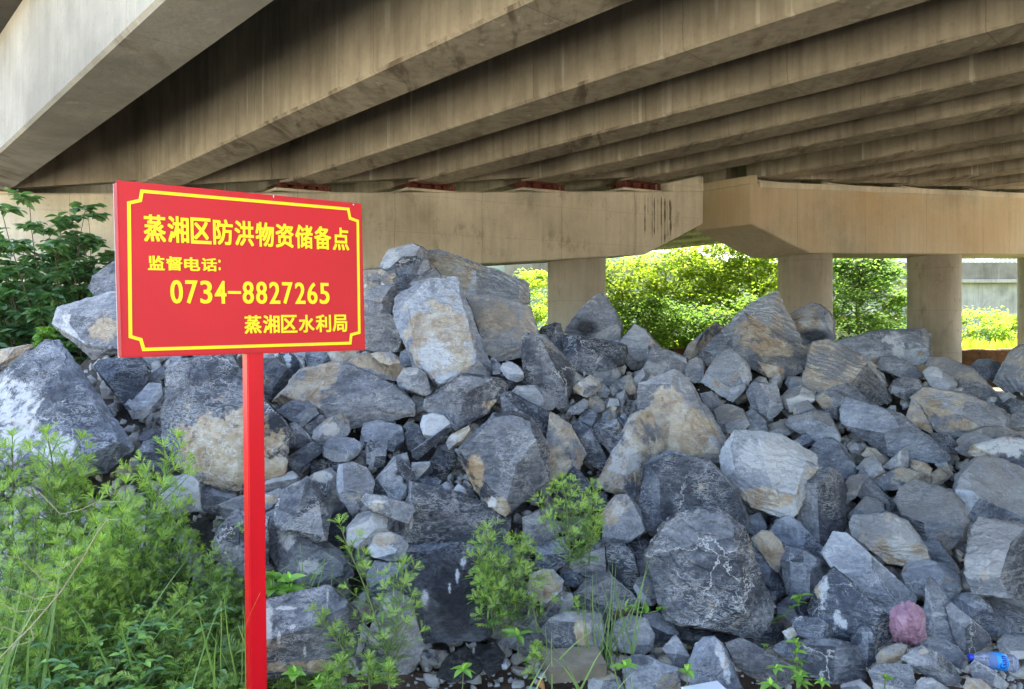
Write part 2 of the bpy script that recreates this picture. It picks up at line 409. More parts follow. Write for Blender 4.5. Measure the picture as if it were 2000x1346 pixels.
def bearing(parent, i, ztop, zcap, steel=True):
    c = P(i, 0, .45); up = Vector((0, 0, 1))
    bm = bmesh.new(); ped = .06 if steel else max(.05, ztop - zcap - .05)
    obox(bm, Vector((c.x, c.y, EYE + zcap + ped / 2 - .004)), CD * .62, GD * .42, up * (ped / 2))
    bevel(bm, .012)
    p = mobj('pedestal', bm_mesh(bm, 'pedestal'), M['cap'], parent)
    if steel:
        g = ztop - zcap - ped - .012; bm = bmesh.new(); z = EYE + zcap + ped
        obox(bm, Vector((c.x, c.y, z + .012)), CD * .52, GD * .36, up * .012)
        obox(bm, Vector((c.x, c.y, z + g - .014)), CD * .46, GD * .34, up * .014)
        for k in (-.36, -.08, .2, .4):
            obox(bm, Vector((c.x, c.y, z + g / 2)) + CD * k - GD * .1, CD * (.07 if k != -.08 else .11), GD * .16, up * (g / 2 - .026))
        for k in (-.5, .5):
            obox(bm, Vector((c.x, c.y, z + g * .5)) + CD * k - GD * .34, CD * .03, GD * .03, up * (g * .42))
        bevel(bm, .006)
        mobj('bearing', bm_mesh(bm, 'bearing'), M['rust'], parent)

iL = [-2, -1, 0, 1, 2, 3]
LB, lp, linv = bridge('nearer concrete girder bridge with pale outer girder, red bearings and streaked pier cap', iL, hL, None, (-2.30, 3.66), True)
capL_t = lambda i: 3.183 + .235 * i
capL_b = lambda i: 1.478 + .268 * i
lp.append(cap(LB, [(-3.2, capL_b(-3.2)), (2.99, capL_b(2.99)), (3.64, 3.17), (3.64, capL_t(3.64)), (-3.2, capL_t(-3.2))], M['cap']))
lp.append(cap(LB, [(3.30, capL_t(3.3) - .004), (3.642, capL_t(3.64) - .004), (3.642, 4.42), (3.58, 4.42), (3.30, 4.2)], M['cap'], 'shear_block', .5, .015))
for i, r in ((2.555, .74), (-1.75, .74)): lp.append(column(LB, i, r, capL_b(i) + .1))
for i in iL: bearing(LB, i, hL(i), capL_t(i))
# drip stains down the front of the cap's end
bm = bmesh.new(); rs = random.Random(3)
for k in range(12):
    i = 2.88 + rs.random() * .45; w = .006 + rs.random() * .02
    top = capL_t(i) - rs.random() * .25; L_ = .4 + rs.random() * .95
    bot = max(top - L_, (capL_b(i) if i < 2.99 else capL_b(2.99) + (i - 2.99) * 1.28) + .05)
    v = []
    n = 9
    for j in range(n + 1):
        h = top + (bot - top) * j / n; ww = w * (.4 + rs.random() * .9) * (1 if 0 < j < n else .3)
        v.append((bm.verts.new(P(i, h) + CD * (-ww) - Vector((CD.y, -CD.x, 0)) * -.003), bm.verts.new(P(i, h) + CD * ww - Vector((CD.y, -CD.x, 0)) * -.003)))
    for a, b in zip(v, v[1:]): bm.faces.new((a[0], a[1], b[1], b[0]))
me = bpy.data.meshes.new('drip_stain'); bm.to_mesh(me); bm.free()
lp.append(mobj('drip_stain', me, M['stain'], LB)); lp[-1]['kind'] = 'stuff'

iR = [4.45, 5.44, 6.5, 7.6, 8.65, 9.7, 10.75]
RB, rp, rinv = bridge('farther concrete girder bridge on round columns, seen past the streaked pier cap', iR, hR, None, (3.68, 11.2))
capR_t = lambda i: 4.397 + (i - 4.3) * .147
capR_b = lambda i: 2.58 + (i - 4.96) * .125
rp.append(cap(RB, [(4.21, 3.28), (4.96, 2.58), (12, capR_b(12)), (12, capR_t(12)), (4.21, capR_t(4.21))], M['cap_warm']))
rp.append(cap(RB, [(4.208, capR_t(4.21) - .004), (4.29, capR_t(4.21) - .004), (4.29, 4.62), (4.208, 4.60)], M['cap_warm'], 'shear_block', 1.7, .012))
bm = bmesh.new()
a0, a1 = P(4.31, capR_t(4.31) - .12), P(11.9, capR_t(11.9) - .12)
off = -Vector((-CD.y, CD.x, 0)) * .04
prism(bm, [a0 + off, a1 + off, a1 + GD * .3, a0 + GD * .3], [p + Vector((0, 0, .16)) for p in (a0 + off, a1 + off, a1 + GD * .3, a0 + GD * .3)])
rp.append(mobj('cap_kerb', bm_mesh(bm, 'cap_kerb'), M['cap'], RB))
for i, r in ((5.30, .76), (7.28, .78), (9.30, .78), (11.3, .78)): rp.append(column(RB, i, r, capR_b(i) + .1))
for i in iR: bearing(RB, i, hR(i), capR_t(i) + .04, False)
for root, inv in ((LB, linv), (RB, rinv)):
    for o in [c for c in bpy.data.objects if c.parent is root]: o.matrix_parent_inverse = inv

# ------------------------------------------------------------------ things beyond the bridges
def px_box(bm, x0, x1, y0, y1, Z, depth):
    a, b, c, d = at(x0, y1, Z), at(x1, y1, Z), at(x1, y0, Z), at(x0, y0, Z)
    D = Vector((0, depth, 0)); prism(bm, [a, b, c, d], [p + D for p in (a, b, c, d)])
ZV = 62.0
vi = tag(empty('viaduct', at(1880, HZ, ZV) - Vector((0, 0, EYE))), 'distant low viaduct with stained parapet and white railing beyond the last columns', 'viaduct')
vinv = Matrix.Translation(-vi.location)
def vpart(name, x0, x1, y0, y1, m, dz=0.0, depth=1.0, bev=.02):
    bm = bmesh.new(); px_box(bm, x0, x1, y0, y1, ZV + dz, depth); o = mobj(name, bm_mesh(bm, name), m, vi); o.matrix_parent_inverse = vinv
vpart('parapet', 985, 2500, 513, 545, M['dark_parapet'], 0, 3)
vpart('ledge', 985, 2500, 545.3, 552, M['pale'], -.25, 6)
vpart('fascia_girder', 1500, 2500, 552.3, 617, M['pale'], .3, 5)
for x in (1660, 1720, 2250): vpart('pier', x, x + 40, 617.3, 720, M['pale'], 1.5, 3)
bm = bmesh.new()
for k in range(110):
    x = 1500 + k * 9; obox(bm, at(x, 509, ZV + 1), (.03, 0, 0), (0, .03, 0), (0, 0, .19))
obox(bm, at(2000, 504.5, ZV + 1), (22, 0, 0), (0, .04, 0), (0, 0, .035)); obox(bm, at(2000, 509, ZV + 1), (22, 0, 0), (0, .03, 0), (0, 0, .02))
o = mobj('railing', bm_mesh(bm, 'railing'), M['railing'], vi); o.matrix_parent_inverse = vinv
bm = bmesh.new(); px_box(bm, 1255, 1420, 612, 652, 52, 1.2); px_box(bm, 1290, 1300, 652, 720, 52.3, .6); px_box(bm, 1395, 1405, 652, 720, 52.3, .6)
o = mobj('footbridge', bm_mesh(bm, 'footbridge'), M['brownbeam']); tag(o, 'low brown beam bridge half hidden behind the sunlit trees', 'bridge')
# reddish earth bank under the far columns
v = []; f = []; nx, ny = 90, 10
for j in range(ny + 1):
    for i in range(nx + 1):
        px = 1250 + 1500 * i / nx; t = j / ny
        Z = 28.2 + .55 * t; h = -1.6 + 1.45 * min(1, t * 1.6) ** .7
        p = at(px, HZ, Z); p.z = EYE + h + .12 * noise.noise(p * .9) + .06 * noise.noise(p * 3); v.append(p)
for j in range(ny):
    for i in range(nx):
        a = j * (nx + 1) + i; f.append((a, a + 1, a + nx + 2, a + nx + 1))
o = mobj('earth_bank', mesh_of('earth_bank', v, f, True), M['earth']); tag(o, kind='structure')

# ------------------------------------------------------------------ notice sign
def redmat(name, c, hexa):
    t = NT(name); tc = t.n('TexCoord').outputs['Object']; a = None
    if hexa:
        vo = t.n('TexVoronoi', feature='DISTANCE_TO_EDGE'); t.l(tc, vo.inputs['Vector']); vo.inputs['Scale'].default_value = 190; vo.inputs['Randomness'].default_value = .15
        a = t.mix(t.ramp(vo.outputs['Distance'], [(.06, .16), (.13, 0.0)]), c, tuple(min(1, k * .45 + .02) for k in c))
        a = t.mix(1.0, a, t.ramp(t.noise(tc, 3, 4), [(.3, .93), (.7, 1.04)]), 'MULTIPLY')
    else:
        a = t.mix(1.0, c, t.ramp(t.noise(t.mapped(tc, (1, 1, .2)), 14, 6), [(.3, .88), (.7, 1.05)]), 'MULTIPLY')
        sp = t.ramp(t.noise(tc, 55, 4, .6), [(.74, 0.0), (.78, .5)]); a = t.mix(sp, a, (.5, .3, .28))
    return t.done(a, .42 if hexa else .33, None, .3)
M['red'] = redmat('red_reflective_sheet', (.57, .014, .018), True)
M['redpost'] = redmat('red_gloss_paint', (.62, .004, .012), False)
M['rededge'] = plain('red_edge', (.30, .012, .012), .6, .15)
M['yellow'] = redmat('yellow_reflective_sheet', (.86, .70, .012), True)
ZL = 2.52; ZR = ZL * 1.213
cTL, cBL, cTR, cBR = at(234, 352, ZL), at(238, 699, ZL), at(711, 398, ZR), at(714, 684, ZR)
U = ((cTR - cTL) + (cBR - cBL)).normalized(); V0 = (cTL - cBL) + (cTR - cBR); N = U.cross(V0).normalized(); V = N.cross(U).normalized()
org = cBL
def uv(px, py):
    r = ray(px, py); o0 = Vector((0, 0, EYE)); k = (org - o0).dot(N) / r.dot(N); p = o0 + r * k - org
    return p.dot(U), p.dot(V)
def bp(u, v, d=0.0): return org + U * u + V * v + N * d      # N points to the camera side
if N.y > 0: N = -N
BW = ((cTR - cTL).length + (cBR - cBL).length) / 2; BH = ((cTL - cBL).length + (cTR - cBR).length) / 2
sg = tag(empty('notice_sign', (bp(BW * .53, 0).x, bp(BW * .53, 0).y, 0)), 'red notice board with yellow Chinese lettering on a square red post', 'sign')
sinv = Matrix.Translation(-sg.location)
def spart(name, me, m):
    o = mobj(name, me, m, sg); o.matrix_parent_inverse = sinv; return o
T = .075
bm = bmesh.new(); lo = [bp(0, 0, -T), bp(BW, 0, -T), bp(BW, BH, -T), bp(0, BH, -T)]; prism(bm, lo, [p + N * T for p in lo]); bevel(bm, .004, 2)
o = spart('board', bm_mesh(bm, 'board'), M['red']); o.data.materials.append(M['rededge'])
for pl in o.data.polygons:
    if pl.normal.dot(N) < .9: pl.material_index = 1
bm = bmesh.new(); lo = [bp(0, 0, -T - .004), bp(BW, 0, -T - .004), bp(BW, BH, -T - .004), bp(0, BH, -T - .004)]; prism(bm, lo, [p + N * .0035 for p in lo])
spart('back_sheet', bm_mesh(bm, 'back_sheet'), M['white'])
ring = [(274, 370), (682, 406), (685.5, 424.5), (701, 430), (704, 652), (688, 656), (686, 673), (277.6, 686), (272, 666), (251, 660), (248, 394), (270.5, 389)]
po = [uv(*p) for p in ring]; n = len(po); wdt = .0115; pi_ = []
for k in range(n):
    a, b, c = (Vector(po[k - 1]), Vector(po[k]), Vector(po[(k + 1) % n]))
    d1 = (b - a).normalized(); d2 = (c - b).normalized(); n1 = Vector((d1.y, -d1.x)); n2 = Vector((d2.y, -d2.x)); mt = (n1 + n2)
    pi_.append(b + mt * (wdt / max(.3, 1 + n1.dot(n2))))
bm = bmesh.new()
for k in range(n):
    q = [po[k], po[(k + 1) % n], pi_[(k + 1) % n], pi_[k]]
    bm.faces.new([bm.verts.new(bp(u, v, .0014)) for u, v in q])
me = bpy.data.meshes.new('border'); bmesh.ops.remove_doubles(bm, verts=bm.verts, dist=1e-5); bm.to_mesh(me); bm.free()
spart('border', me, M['yellow'])
def glyph(ch, offset=0.0):
    c = bpy.data.curves.new('t', 'FONT'); c.body = ch; c.offset = offset; c.resolution_u = 4
    o = bpy.data.objects.new('t', c); COL.objects.link(o); bpy.context.view_layer.update()
    me = bpy.data.meshes.new_from_object(o); bpy.data.objects.remove(o)
    co = np.array([v_.co[:] for v_ in me.vertices]); fs = [tuple(p.vertices) for p in me.polygons]; bpy.data.meshes.remove(me)
    co -= co.min(0); co /= np.maximum(co.max(0), 1e-6); return co, fs
def lettering(body, box, bx, by, name, fill=.9, special={}, offset=0.0):
    """one row of text fitted, character by character, to the board-plane quad given in photo pixels (TL BL TR BR);
    bx, by thicken the strokes, in cell widths and heights"""
    q = [uv(*p) for p in box]
    u0, u1 = (q[0][0] + q[1][0]) / 2, (q[2][0] + q[3][0]) / 2
    V_ = []; F_ = []; n = len(body); k = 0
    for ci, ch in enumerate(body):
        co, fs = glyph(ch, offset); x0, x1, y0, y1 = special.get(ch, ((1 - fill) / 2, 1 - (1 - fill) / 2, 0, 1))
        for sx in (-1, -.34, .34, 1):
            for sy in (-1, -.34, .34, 1):
                b0 = len(V_); k = (k + 1) % 32
                for x, y, _z in co:
                    a = (ci + x0 + bx + (x1 - x0 - 2 * bx) * x + sx * bx) / n; b = y0 + by + (y1 - y0 - 2 * by) * y + sy * by
                    v0 = q[1][1] + (q[3][1] - q[1][1]) * a; v1 = q[0][1] + (q[2][1] - q[0][1]) * a
                    V_.append(bp(u0 + (u1 - u0) * a, v0 + (v1 - v0) * b, .0014 + k * .00005))
                F_ += [tuple(i + b0 for i in p) for p in fs]
    return spart(name, mesh_of(name, V_, F_), M['yellow'])
lettering('蒸湘区防洪物资储备点', [(278, 418), (279, 471.5), (682, 446), (683, 490)], 0.027, .021, 'title_lettering', .92)
lettering('监督电话', [(287, 499), (287, 527.5), (425, 505), (425, 530.5)], 0.03, .024, 'caption_lettering', .92)
lettering(':', [(424, 507), (424, 528), (433, 508), (433, 528)], .05, .02, 'colon', .5)
lettering('0734-8827265', [(330, 547), (330, 593), (645, 553), (645, 594)], .038, .005, 'phone_number', .84, {'-': (.02, .98, .44, .56)}, .004)
lettering('蒸湘区水利局', [(475, 616), (476, 652), (679, 614.5), (679, 648)], 0.027, .021, 'office_lettering', .92)
# nicks in the sheet along the board's edge
for k, (x, y, w_, h_) in enumerate([(534, 384, 1.2, 5), (712.5, 505, 1.5, 10), (713, 560, 1.5, 8), (713, 592, 2, 12), (690, 400, 1.5, 3)]):
    q_ = [uv(x - w_, y - h_ / 2), uv(x + w_, y - h_ / 2.4), uv(x + w_ * .6, y + h_ / 2), uv(x - w_ * .5, y + h_ / 2.6)]
    q_ = [(min(u_, BW - .001), min(v_, BH - .001)) for u_, v_ in q_]
    spart('nick', mesh_of('nick', [bp(u_, v_, .0012) for u_, v_ in q_], [(0, 1, 2, 3)]), M['white'])
# post
pu, pv = uv(503, 690); hwp = .031
bm = bmesh.new(); c = bp(pu - .006, 0, -T / 2)
for a, b, r in ((c.z - .02, -.25, 0),):
    z0, z1 = -.25, cBL.z + .06
    cu = Vector((U.x, U.y, 0)).normalized(); cn = Vector((N.x, N.y, 0)).normalized()
    lean = Vector((.020, 0, 0))
    lo = [Vector((c.x, c.y, z0)) + lean + cu * hwp * a + cn * hwp * b for a, b in ((-1, -1), (1, -1), (1, 1), (-1, 1))]
    hi = [Vector((c.x, c.y, z1)) + cu * hwp * a + cn * hwp * b for a, b in ((-1, -1), (1, -1), (1, 1), (-1, 1))]
    prism(bm, lo, hi)
bevel(bm, .004, 3)
spart('post', bm_mesh(bm, 'post'), M['redpost'])

# ================================================================== the rock pile
def lerp_tab(tab, x):
    if x <= tab[0][0]: return tab[0][1]
    for (a, va), (b, vb) in zip(tab, tab[1:]):
        if x <= b: return va + (vb - va) * (x - a) / (b - a)
    return tab[-1][1]
SLOPE = [(0, .55), (700, .62), (1000, .60), (1200, .48), (1500, .40), (2000, .36)]
YTOP = [(-300, 760), (0, 690), (120, 680), (230, 600), (300, 560), (690, 530), (715, 505), (750, 495), (830, 495), (1030, 570), (1060, 650), (1190, 610), (1240, 665), (1300, 700), (1380, 690), (1500, 610), (1560, 650), (1700, 670), (1800, 680), (1900, 730), (2000, 710), (2300, 740)]
Z0 = 3.42
def surf(px, py):
    s = lerp_tab(SLOPE, px); Y = (py - HZ) / F
    return (EYE + s * Z0) / max(.12, Y + s)

def rock_mesh(pts, cuts, S_, rng, name, L, tone):
    """pts / inner: world points round the rock's middle; returns a fractured, displaced mesh"""
    bm = bmesh.new()
    for p in pts: bm.verts.new(p)
    r = bmesh.ops.convex_hull(bm, input=bm.verts)
    bmesh.ops.delete(bm, geom=[v for v in bm.verts if not v.link_faces], context='VERTS')
    for co_, no_ in cuts:
        bmesh.ops.bisect_plane(bm, geom=list(bm.verts) + list(bm.edges) + list(bm.faces), plane_co=co_, plane_no=no_, clear_outer=True)
        keep = [v.co.copy() for v in bm.verts]
        if len(keep) < 6: continue
        bm.free(); bm = bmesh.new()
        for p in keep: bm.verts.new(p)
        bmesh.ops.convex_hull(bm, input=bm.verts)
        bmesh.ops.delete(bm, geom=[v for v in bm.verts if not v.link_faces], context='VERTS')
    bmesh.ops.dissolve_limit(bm, angle_limit=.05, verts=bm.verts, edges=bm.edges)
    try:
        bmesh.ops.bevel(bm, geom=list(bm.edges) + list(bm.verts), offset=.009 * S_ * rng.uniform(.5, 1.6), segments=1, affect='EDGES', clamp_overlap=True)
    except Exception: pass
    co = [v.co.copy() for v in bm.verts]; bm.free()
    bm = bmesh.new()
    for p in co: bm.verts.new(p + Vector((rng.uniform(-1, 1), rng.uniform(-1, 1), rng.uniform(-1, 1))) * S_ * .008)
    bmesh.ops.convex_hull(bm, input=bm.verts)
    bmesh.ops.delete(bm, geom=[v for v in bm.verts if not v.link_faces], context='VERTS')
    bmesh.ops.triangulate(bm, faces=bm.faces)
    bm.normal_update(); lay_t = bm.faces.layers.float_color.new('facet'); seen = []
    for f_ in bm.faces:
        for n_, val in seen:
            if n_.dot(f_.normal) > .92: break
        else:
            val = (rng.uniform(-1, 1), 1.0 if rng.random() < {'D': 0, 'W': 0, 'M': .03, 'P': .03}.get(tone, .09) else 0.0, rng.random() ** 2.2 * {'D': .3, 'W': 0}.get(tone, 1), 1.0); seen.append((f_.normal.copy(), val))
        f_[lay_t] = val
    for _ in range(9):
        es = [e for e in bm.edges if e.calc_length() > L]
        if not es or len(bm.verts) > 24000: break
        bmesh.ops.subdivide_edges(bm, edges=es, cuts=1, use_grid_fill=False)
        bmesh.ops.triangulate(bm, faces=[f for f in bm.faces if len(f.verts) > 3])
    bm.normal_update()
    off = Vector((rng.uniform(0, 99), rng.uniform(0, 99), rng.uniform(0, 99)))
    ax = Vector((rng.uniform(-1, 1), rng.uniform(-1, 1), rng.uniform(-1, 1))).normalized(); lay = rng.uniform(0, .012)
    nf = noise.fractal; nv = noise.voronoi; cv = noise.cell_vector
    disp = []
    def chips(p, sc, amp):
        c = nv(p * sc)[1][0]; h = cv(c * 61.7 + Vector((.3, .7, .1))) - Vector((.5, .5, .5))
        return amp * (h.dot(p * sc - c) * 1.5 + (h.x + h.y) * .35)
    for v in bm.verts:
        p = v.co / S_ + off; w_ = Vector((nf(p * 3, 1, 2, 2), nf(p * 3 + Vector((9, 0, 0)), 1, 2, 2), 0)) * .06
        d = .014 * nf(p * 1.4, 1.0, 2.0, 2)
        d += chips(p + w_, 2.1, .022) + chips(p * 1.0 + w_ + Vector((3, 1, 2)), 5.2, .013)
        d -= .014 * max(0, nf(p * 4.5, .9, 2.1, 4))
        d += .010 * nf(p * 15, .7, 2.1, 3)
        w = p.dot(ax) * 9 + nf(p * 2, 1, 2, 2) * 1.2; d += lay * ((w % 1.0) - .5) * 2
        disp.append(d * S_)
    for v, d in zip(bm.verts, disp): v.co += v.normal * d
    bm.normal_update()
    for e in bm.edges:
        if len(e.link_faces) == 2: e.smooth = e.calc_face_angle(0) < .38
    me = bpy.data.meshes.new(name); bm.to_mesh(me); bm.free()
    me.polygons.foreach_set('use_smooth', [True] * len(me.polygons))
    ca = me.color_attributes.new('marks', 'FLOAT_COLOR', 'POINT')
    return me, ca

ROCKS = []
def simplify(pts, eps):
    """straighten an outline: drop every corner that stands out by less than eps"""
    pts = list(pts)
    while len(pts) > 5:
        best = None
        for k in range(len(pts)):
            a, b, c = pts[k - 1], pts[k], pts[(k + 1) % len(pts)]
            L_ = math.hypot(c[0] - a[0], c[1] - a[1]) or 1
            d = abs((c[0] - a[0]) * (a[1] - b[1]) - (a[0] - b[0]) * (c[1] - a[1])) / L_
            if best is None or d < best[0]: best = (d, k)
        if best[0] > eps: break
        pts.pop(best[1])
    return pts
TONE = {'D': (.25, .0, .62, .0), 'M': (.50, .0, .5, .15), 'L': (.66, .06, .5, .3), 'P': (.88, .02, .9, .1), 'T': (.55, .8, .35, .25), 'G': (.55, .32, .45, .3), 'W': (.16, 0, .25, 0), 'U': (.58, .10, .5, .75)}
def make_rock(label, pts, tone, opts):
    n = len(pts); cx = sum(p[0] for p in pts) / n; cy = sum(p[1] for p in pts) / n
    area = abs(sum(pts[k - 1][0] * pts[k][1] - pts[k][0] * pts[k - 1][1] for k in range(n))) / 2
    s = math.sqrt(area); ymax = max(p[1] for p in pts); ymin = min(p[1] for p in pts)
    rng = random.Random(int(cx * 13 + cy * 7)); pts = simplify(pts, .055 * s); n = len(pts)
    dz = 0.0; inner = []; marks = []; flat = 1.0; kopt = None
    for o in opts.split():
        k, _, v = o.partition(':')
        if k == 'z': dz = float(v)
        elif k == 'i': inner = [tuple(float(a) for a in q.split(',')) for q in v.split(';')]
        elif k == 'f': flat = float(v)
        elif k == 'k': kopt = [[float(a) for a in q.split(',')] for q in v.split(';')]
        else: marks += [(k, *[float(a) for a in q.split(',')]) for q in v.split(';')]
    yr = .62 * ymax + .38 * ymin
    Zc = surf(cx, yr) + dz; S_ = s / F * Zc
    def depth(x, y): return Zc + max(-.45 * S_, min(.45 * S_, .5 * (surf(x, y) - surf(cx, yr))))
    W_ = []
    for x, y in pts:
        x = cx + (x - cx) * 1.055; y = cy + (y - cy) * 1.055
        W_.append(at(x, y, depth(x, y) + rng.uniform(-.07, .07) * S_))
    for k, (x, y) in enumerate(pts):                         # body behind
        x2, y2 = cx + (x - cx) * .86, cy + (y - cy) * .86; W_.append(at(x2, y2, depth(x, y) + .40 * S_ * rng.uniform(.8, 1.1)))
        if k % 2 == 0:
            x2, y2 = cx + (x - cx) * .5, cy + (y - cy) * .5; W_.append(at(x2, y2, depth(x, y) + .72 * S_))
    if inner:
        for x, y, d in inner: W_.append(at(x, y, depth(x, y) - d * S_))
    c = at(cx, cy, Zc + .15 * S_); cuts = []
    if not inner:                                            # planes of fracture: a front face and the facets round it
        ring = list(W_[:n])
        fw = (at(cx, cy, 1) - Vector((0, 0, EYE))).normalized(); rt = fw.cross(Vector((0, 0, 1))).normalized(); up = rt.cross(fw)
        for x, y in pts: W_.append(at(cx + (x - cx) * .97, cy + (y - cy) * .97, depth(x, y) - .55 * S_))
        o0 = at(cx, cy, Zc)
        def nrm(th, ph): return ((rt * math.cos(th) + up * math.sin(th)) * math.sin(ph) - fw * math.cos(ph)).normalized()
        dep = rng.uniform(.36, .48) * flat * S_
        K = o0 + rt * rng.uniform(-.2, .2) * S_ + up * rng.uniform(-.10, .22) * S_ - fw * dep
        kind = rng.random(); base = rng.uniform(0, 6.28)
        if kind < .3: ths = [rng.uniform(1.1, 2.0), rng.uniform(4.2, 5.2)]                 # a ridge: upper and lower face
        elif kind < .75: ths = [rng.uniform(1.2, 1.95), rng.uniform(3.3, 4.1), rng.uniform(5.2, 6.0)]
        else: ths = [base + k * 1.57 + rng.uniform(-.3, .3) for k in range(4)]
        if kopt:
            ths = [math.radians(a) for a in kopt[1]]; (kx, ky) = kopt[0]; K = at(kx, ky, depth(kx, ky) - dep)
        for th in ths:
            dv_ = rt * math.cos(th) + up * math.sin(th)
            r_ = max((p - K).dot(dv_) for p in ring); ph = math.atan2(dep, max(.15 * S_, r_)) * rng.uniform(.72, 1.05)
            n_ = nrm(th, ph); cuts.append((K + n_ * max(0.0, max((p - K).dot(n_) for p in ring) - .025 * S_), n_))
        if rng.random() < .55:
            n_ = nrm(rng.uniform(0, 6.28), rng.uniform(.05, .4)); Kf = K + fw * dep * rng.uniform(.18, .38); cuts.append((Kf + n_ * max(0.0, max((p - Kf).dot(n_) for p in ring) - .025 * S_), n_))
        for _k in range(rng.choice((1, 2, 2, 3))):                                     # chipped corners and edges
            th = rng.uniform(0, 6.28); n_ = nrm(th, rng.uniform(.7, 1.15)); sup = max((p - o0).dot(n_) for p in W_) if False else max((p - o0).dot(n_) for p in ring)
            cuts.append((o0 + n_ * (sup * .97), n_))
    cuts = [(p - c, n_) for p, n_ in cuts]
    L = max(3.2, min(5.6, s / 24)) / F * Zc
    big = s > 78
    me, ca = rock_mesh([p - c for p in W_], cuts, S_, rng, 'boulder' if big else 'stone', L, tone)
    cols = np.zeros((len(me.vertices), 4), 'f'); cols[:, 3] = 1
    if marks:
        co = np.empty(len(me.vertices) * 3, 'f'); me.vertices.foreach_get('co', co); co = co.reshape(-1, 3) + np.array(c)
        X = 1000 + F * co[:, 0] / co[:, 1]; Y = HZ - F * (co[:, 2] - EYE) / co[:, 1]
        nz = np.array([noise.fractal(Vector(p) / S_ * 3, 1, 2, 3) for p in co], 'f')
        for k, mx, my, rx, ry in marks:
            d = np.sqrt(((X - mx) / rx) ** 2 + ((Y - my) / ry) ** 2) + nz * .28
            val = np.clip((1.35 - d) / .7, 0, 1); ch = 'twd'.index(k); cols[:, ch] = np.maximum(cols[:, ch], val)
    if tone == 'W': cols[:, 2] = np.maximum(cols[:, 2], .75)
    ca.data.foreach_set('color', cols.ravel())
    o = mobj('boulder' if big else 'stone', me, M['rock'], None, c)
    t = list(TONE[tone]); t[0] = max(.05, t[0] + rng.uniform(-.13, .13)); o.color = t
    tag(o, label, 'boulder' if big else 'stone', 'limestone blocks heaped under the bridge')
    ROCKS.append(o); return o

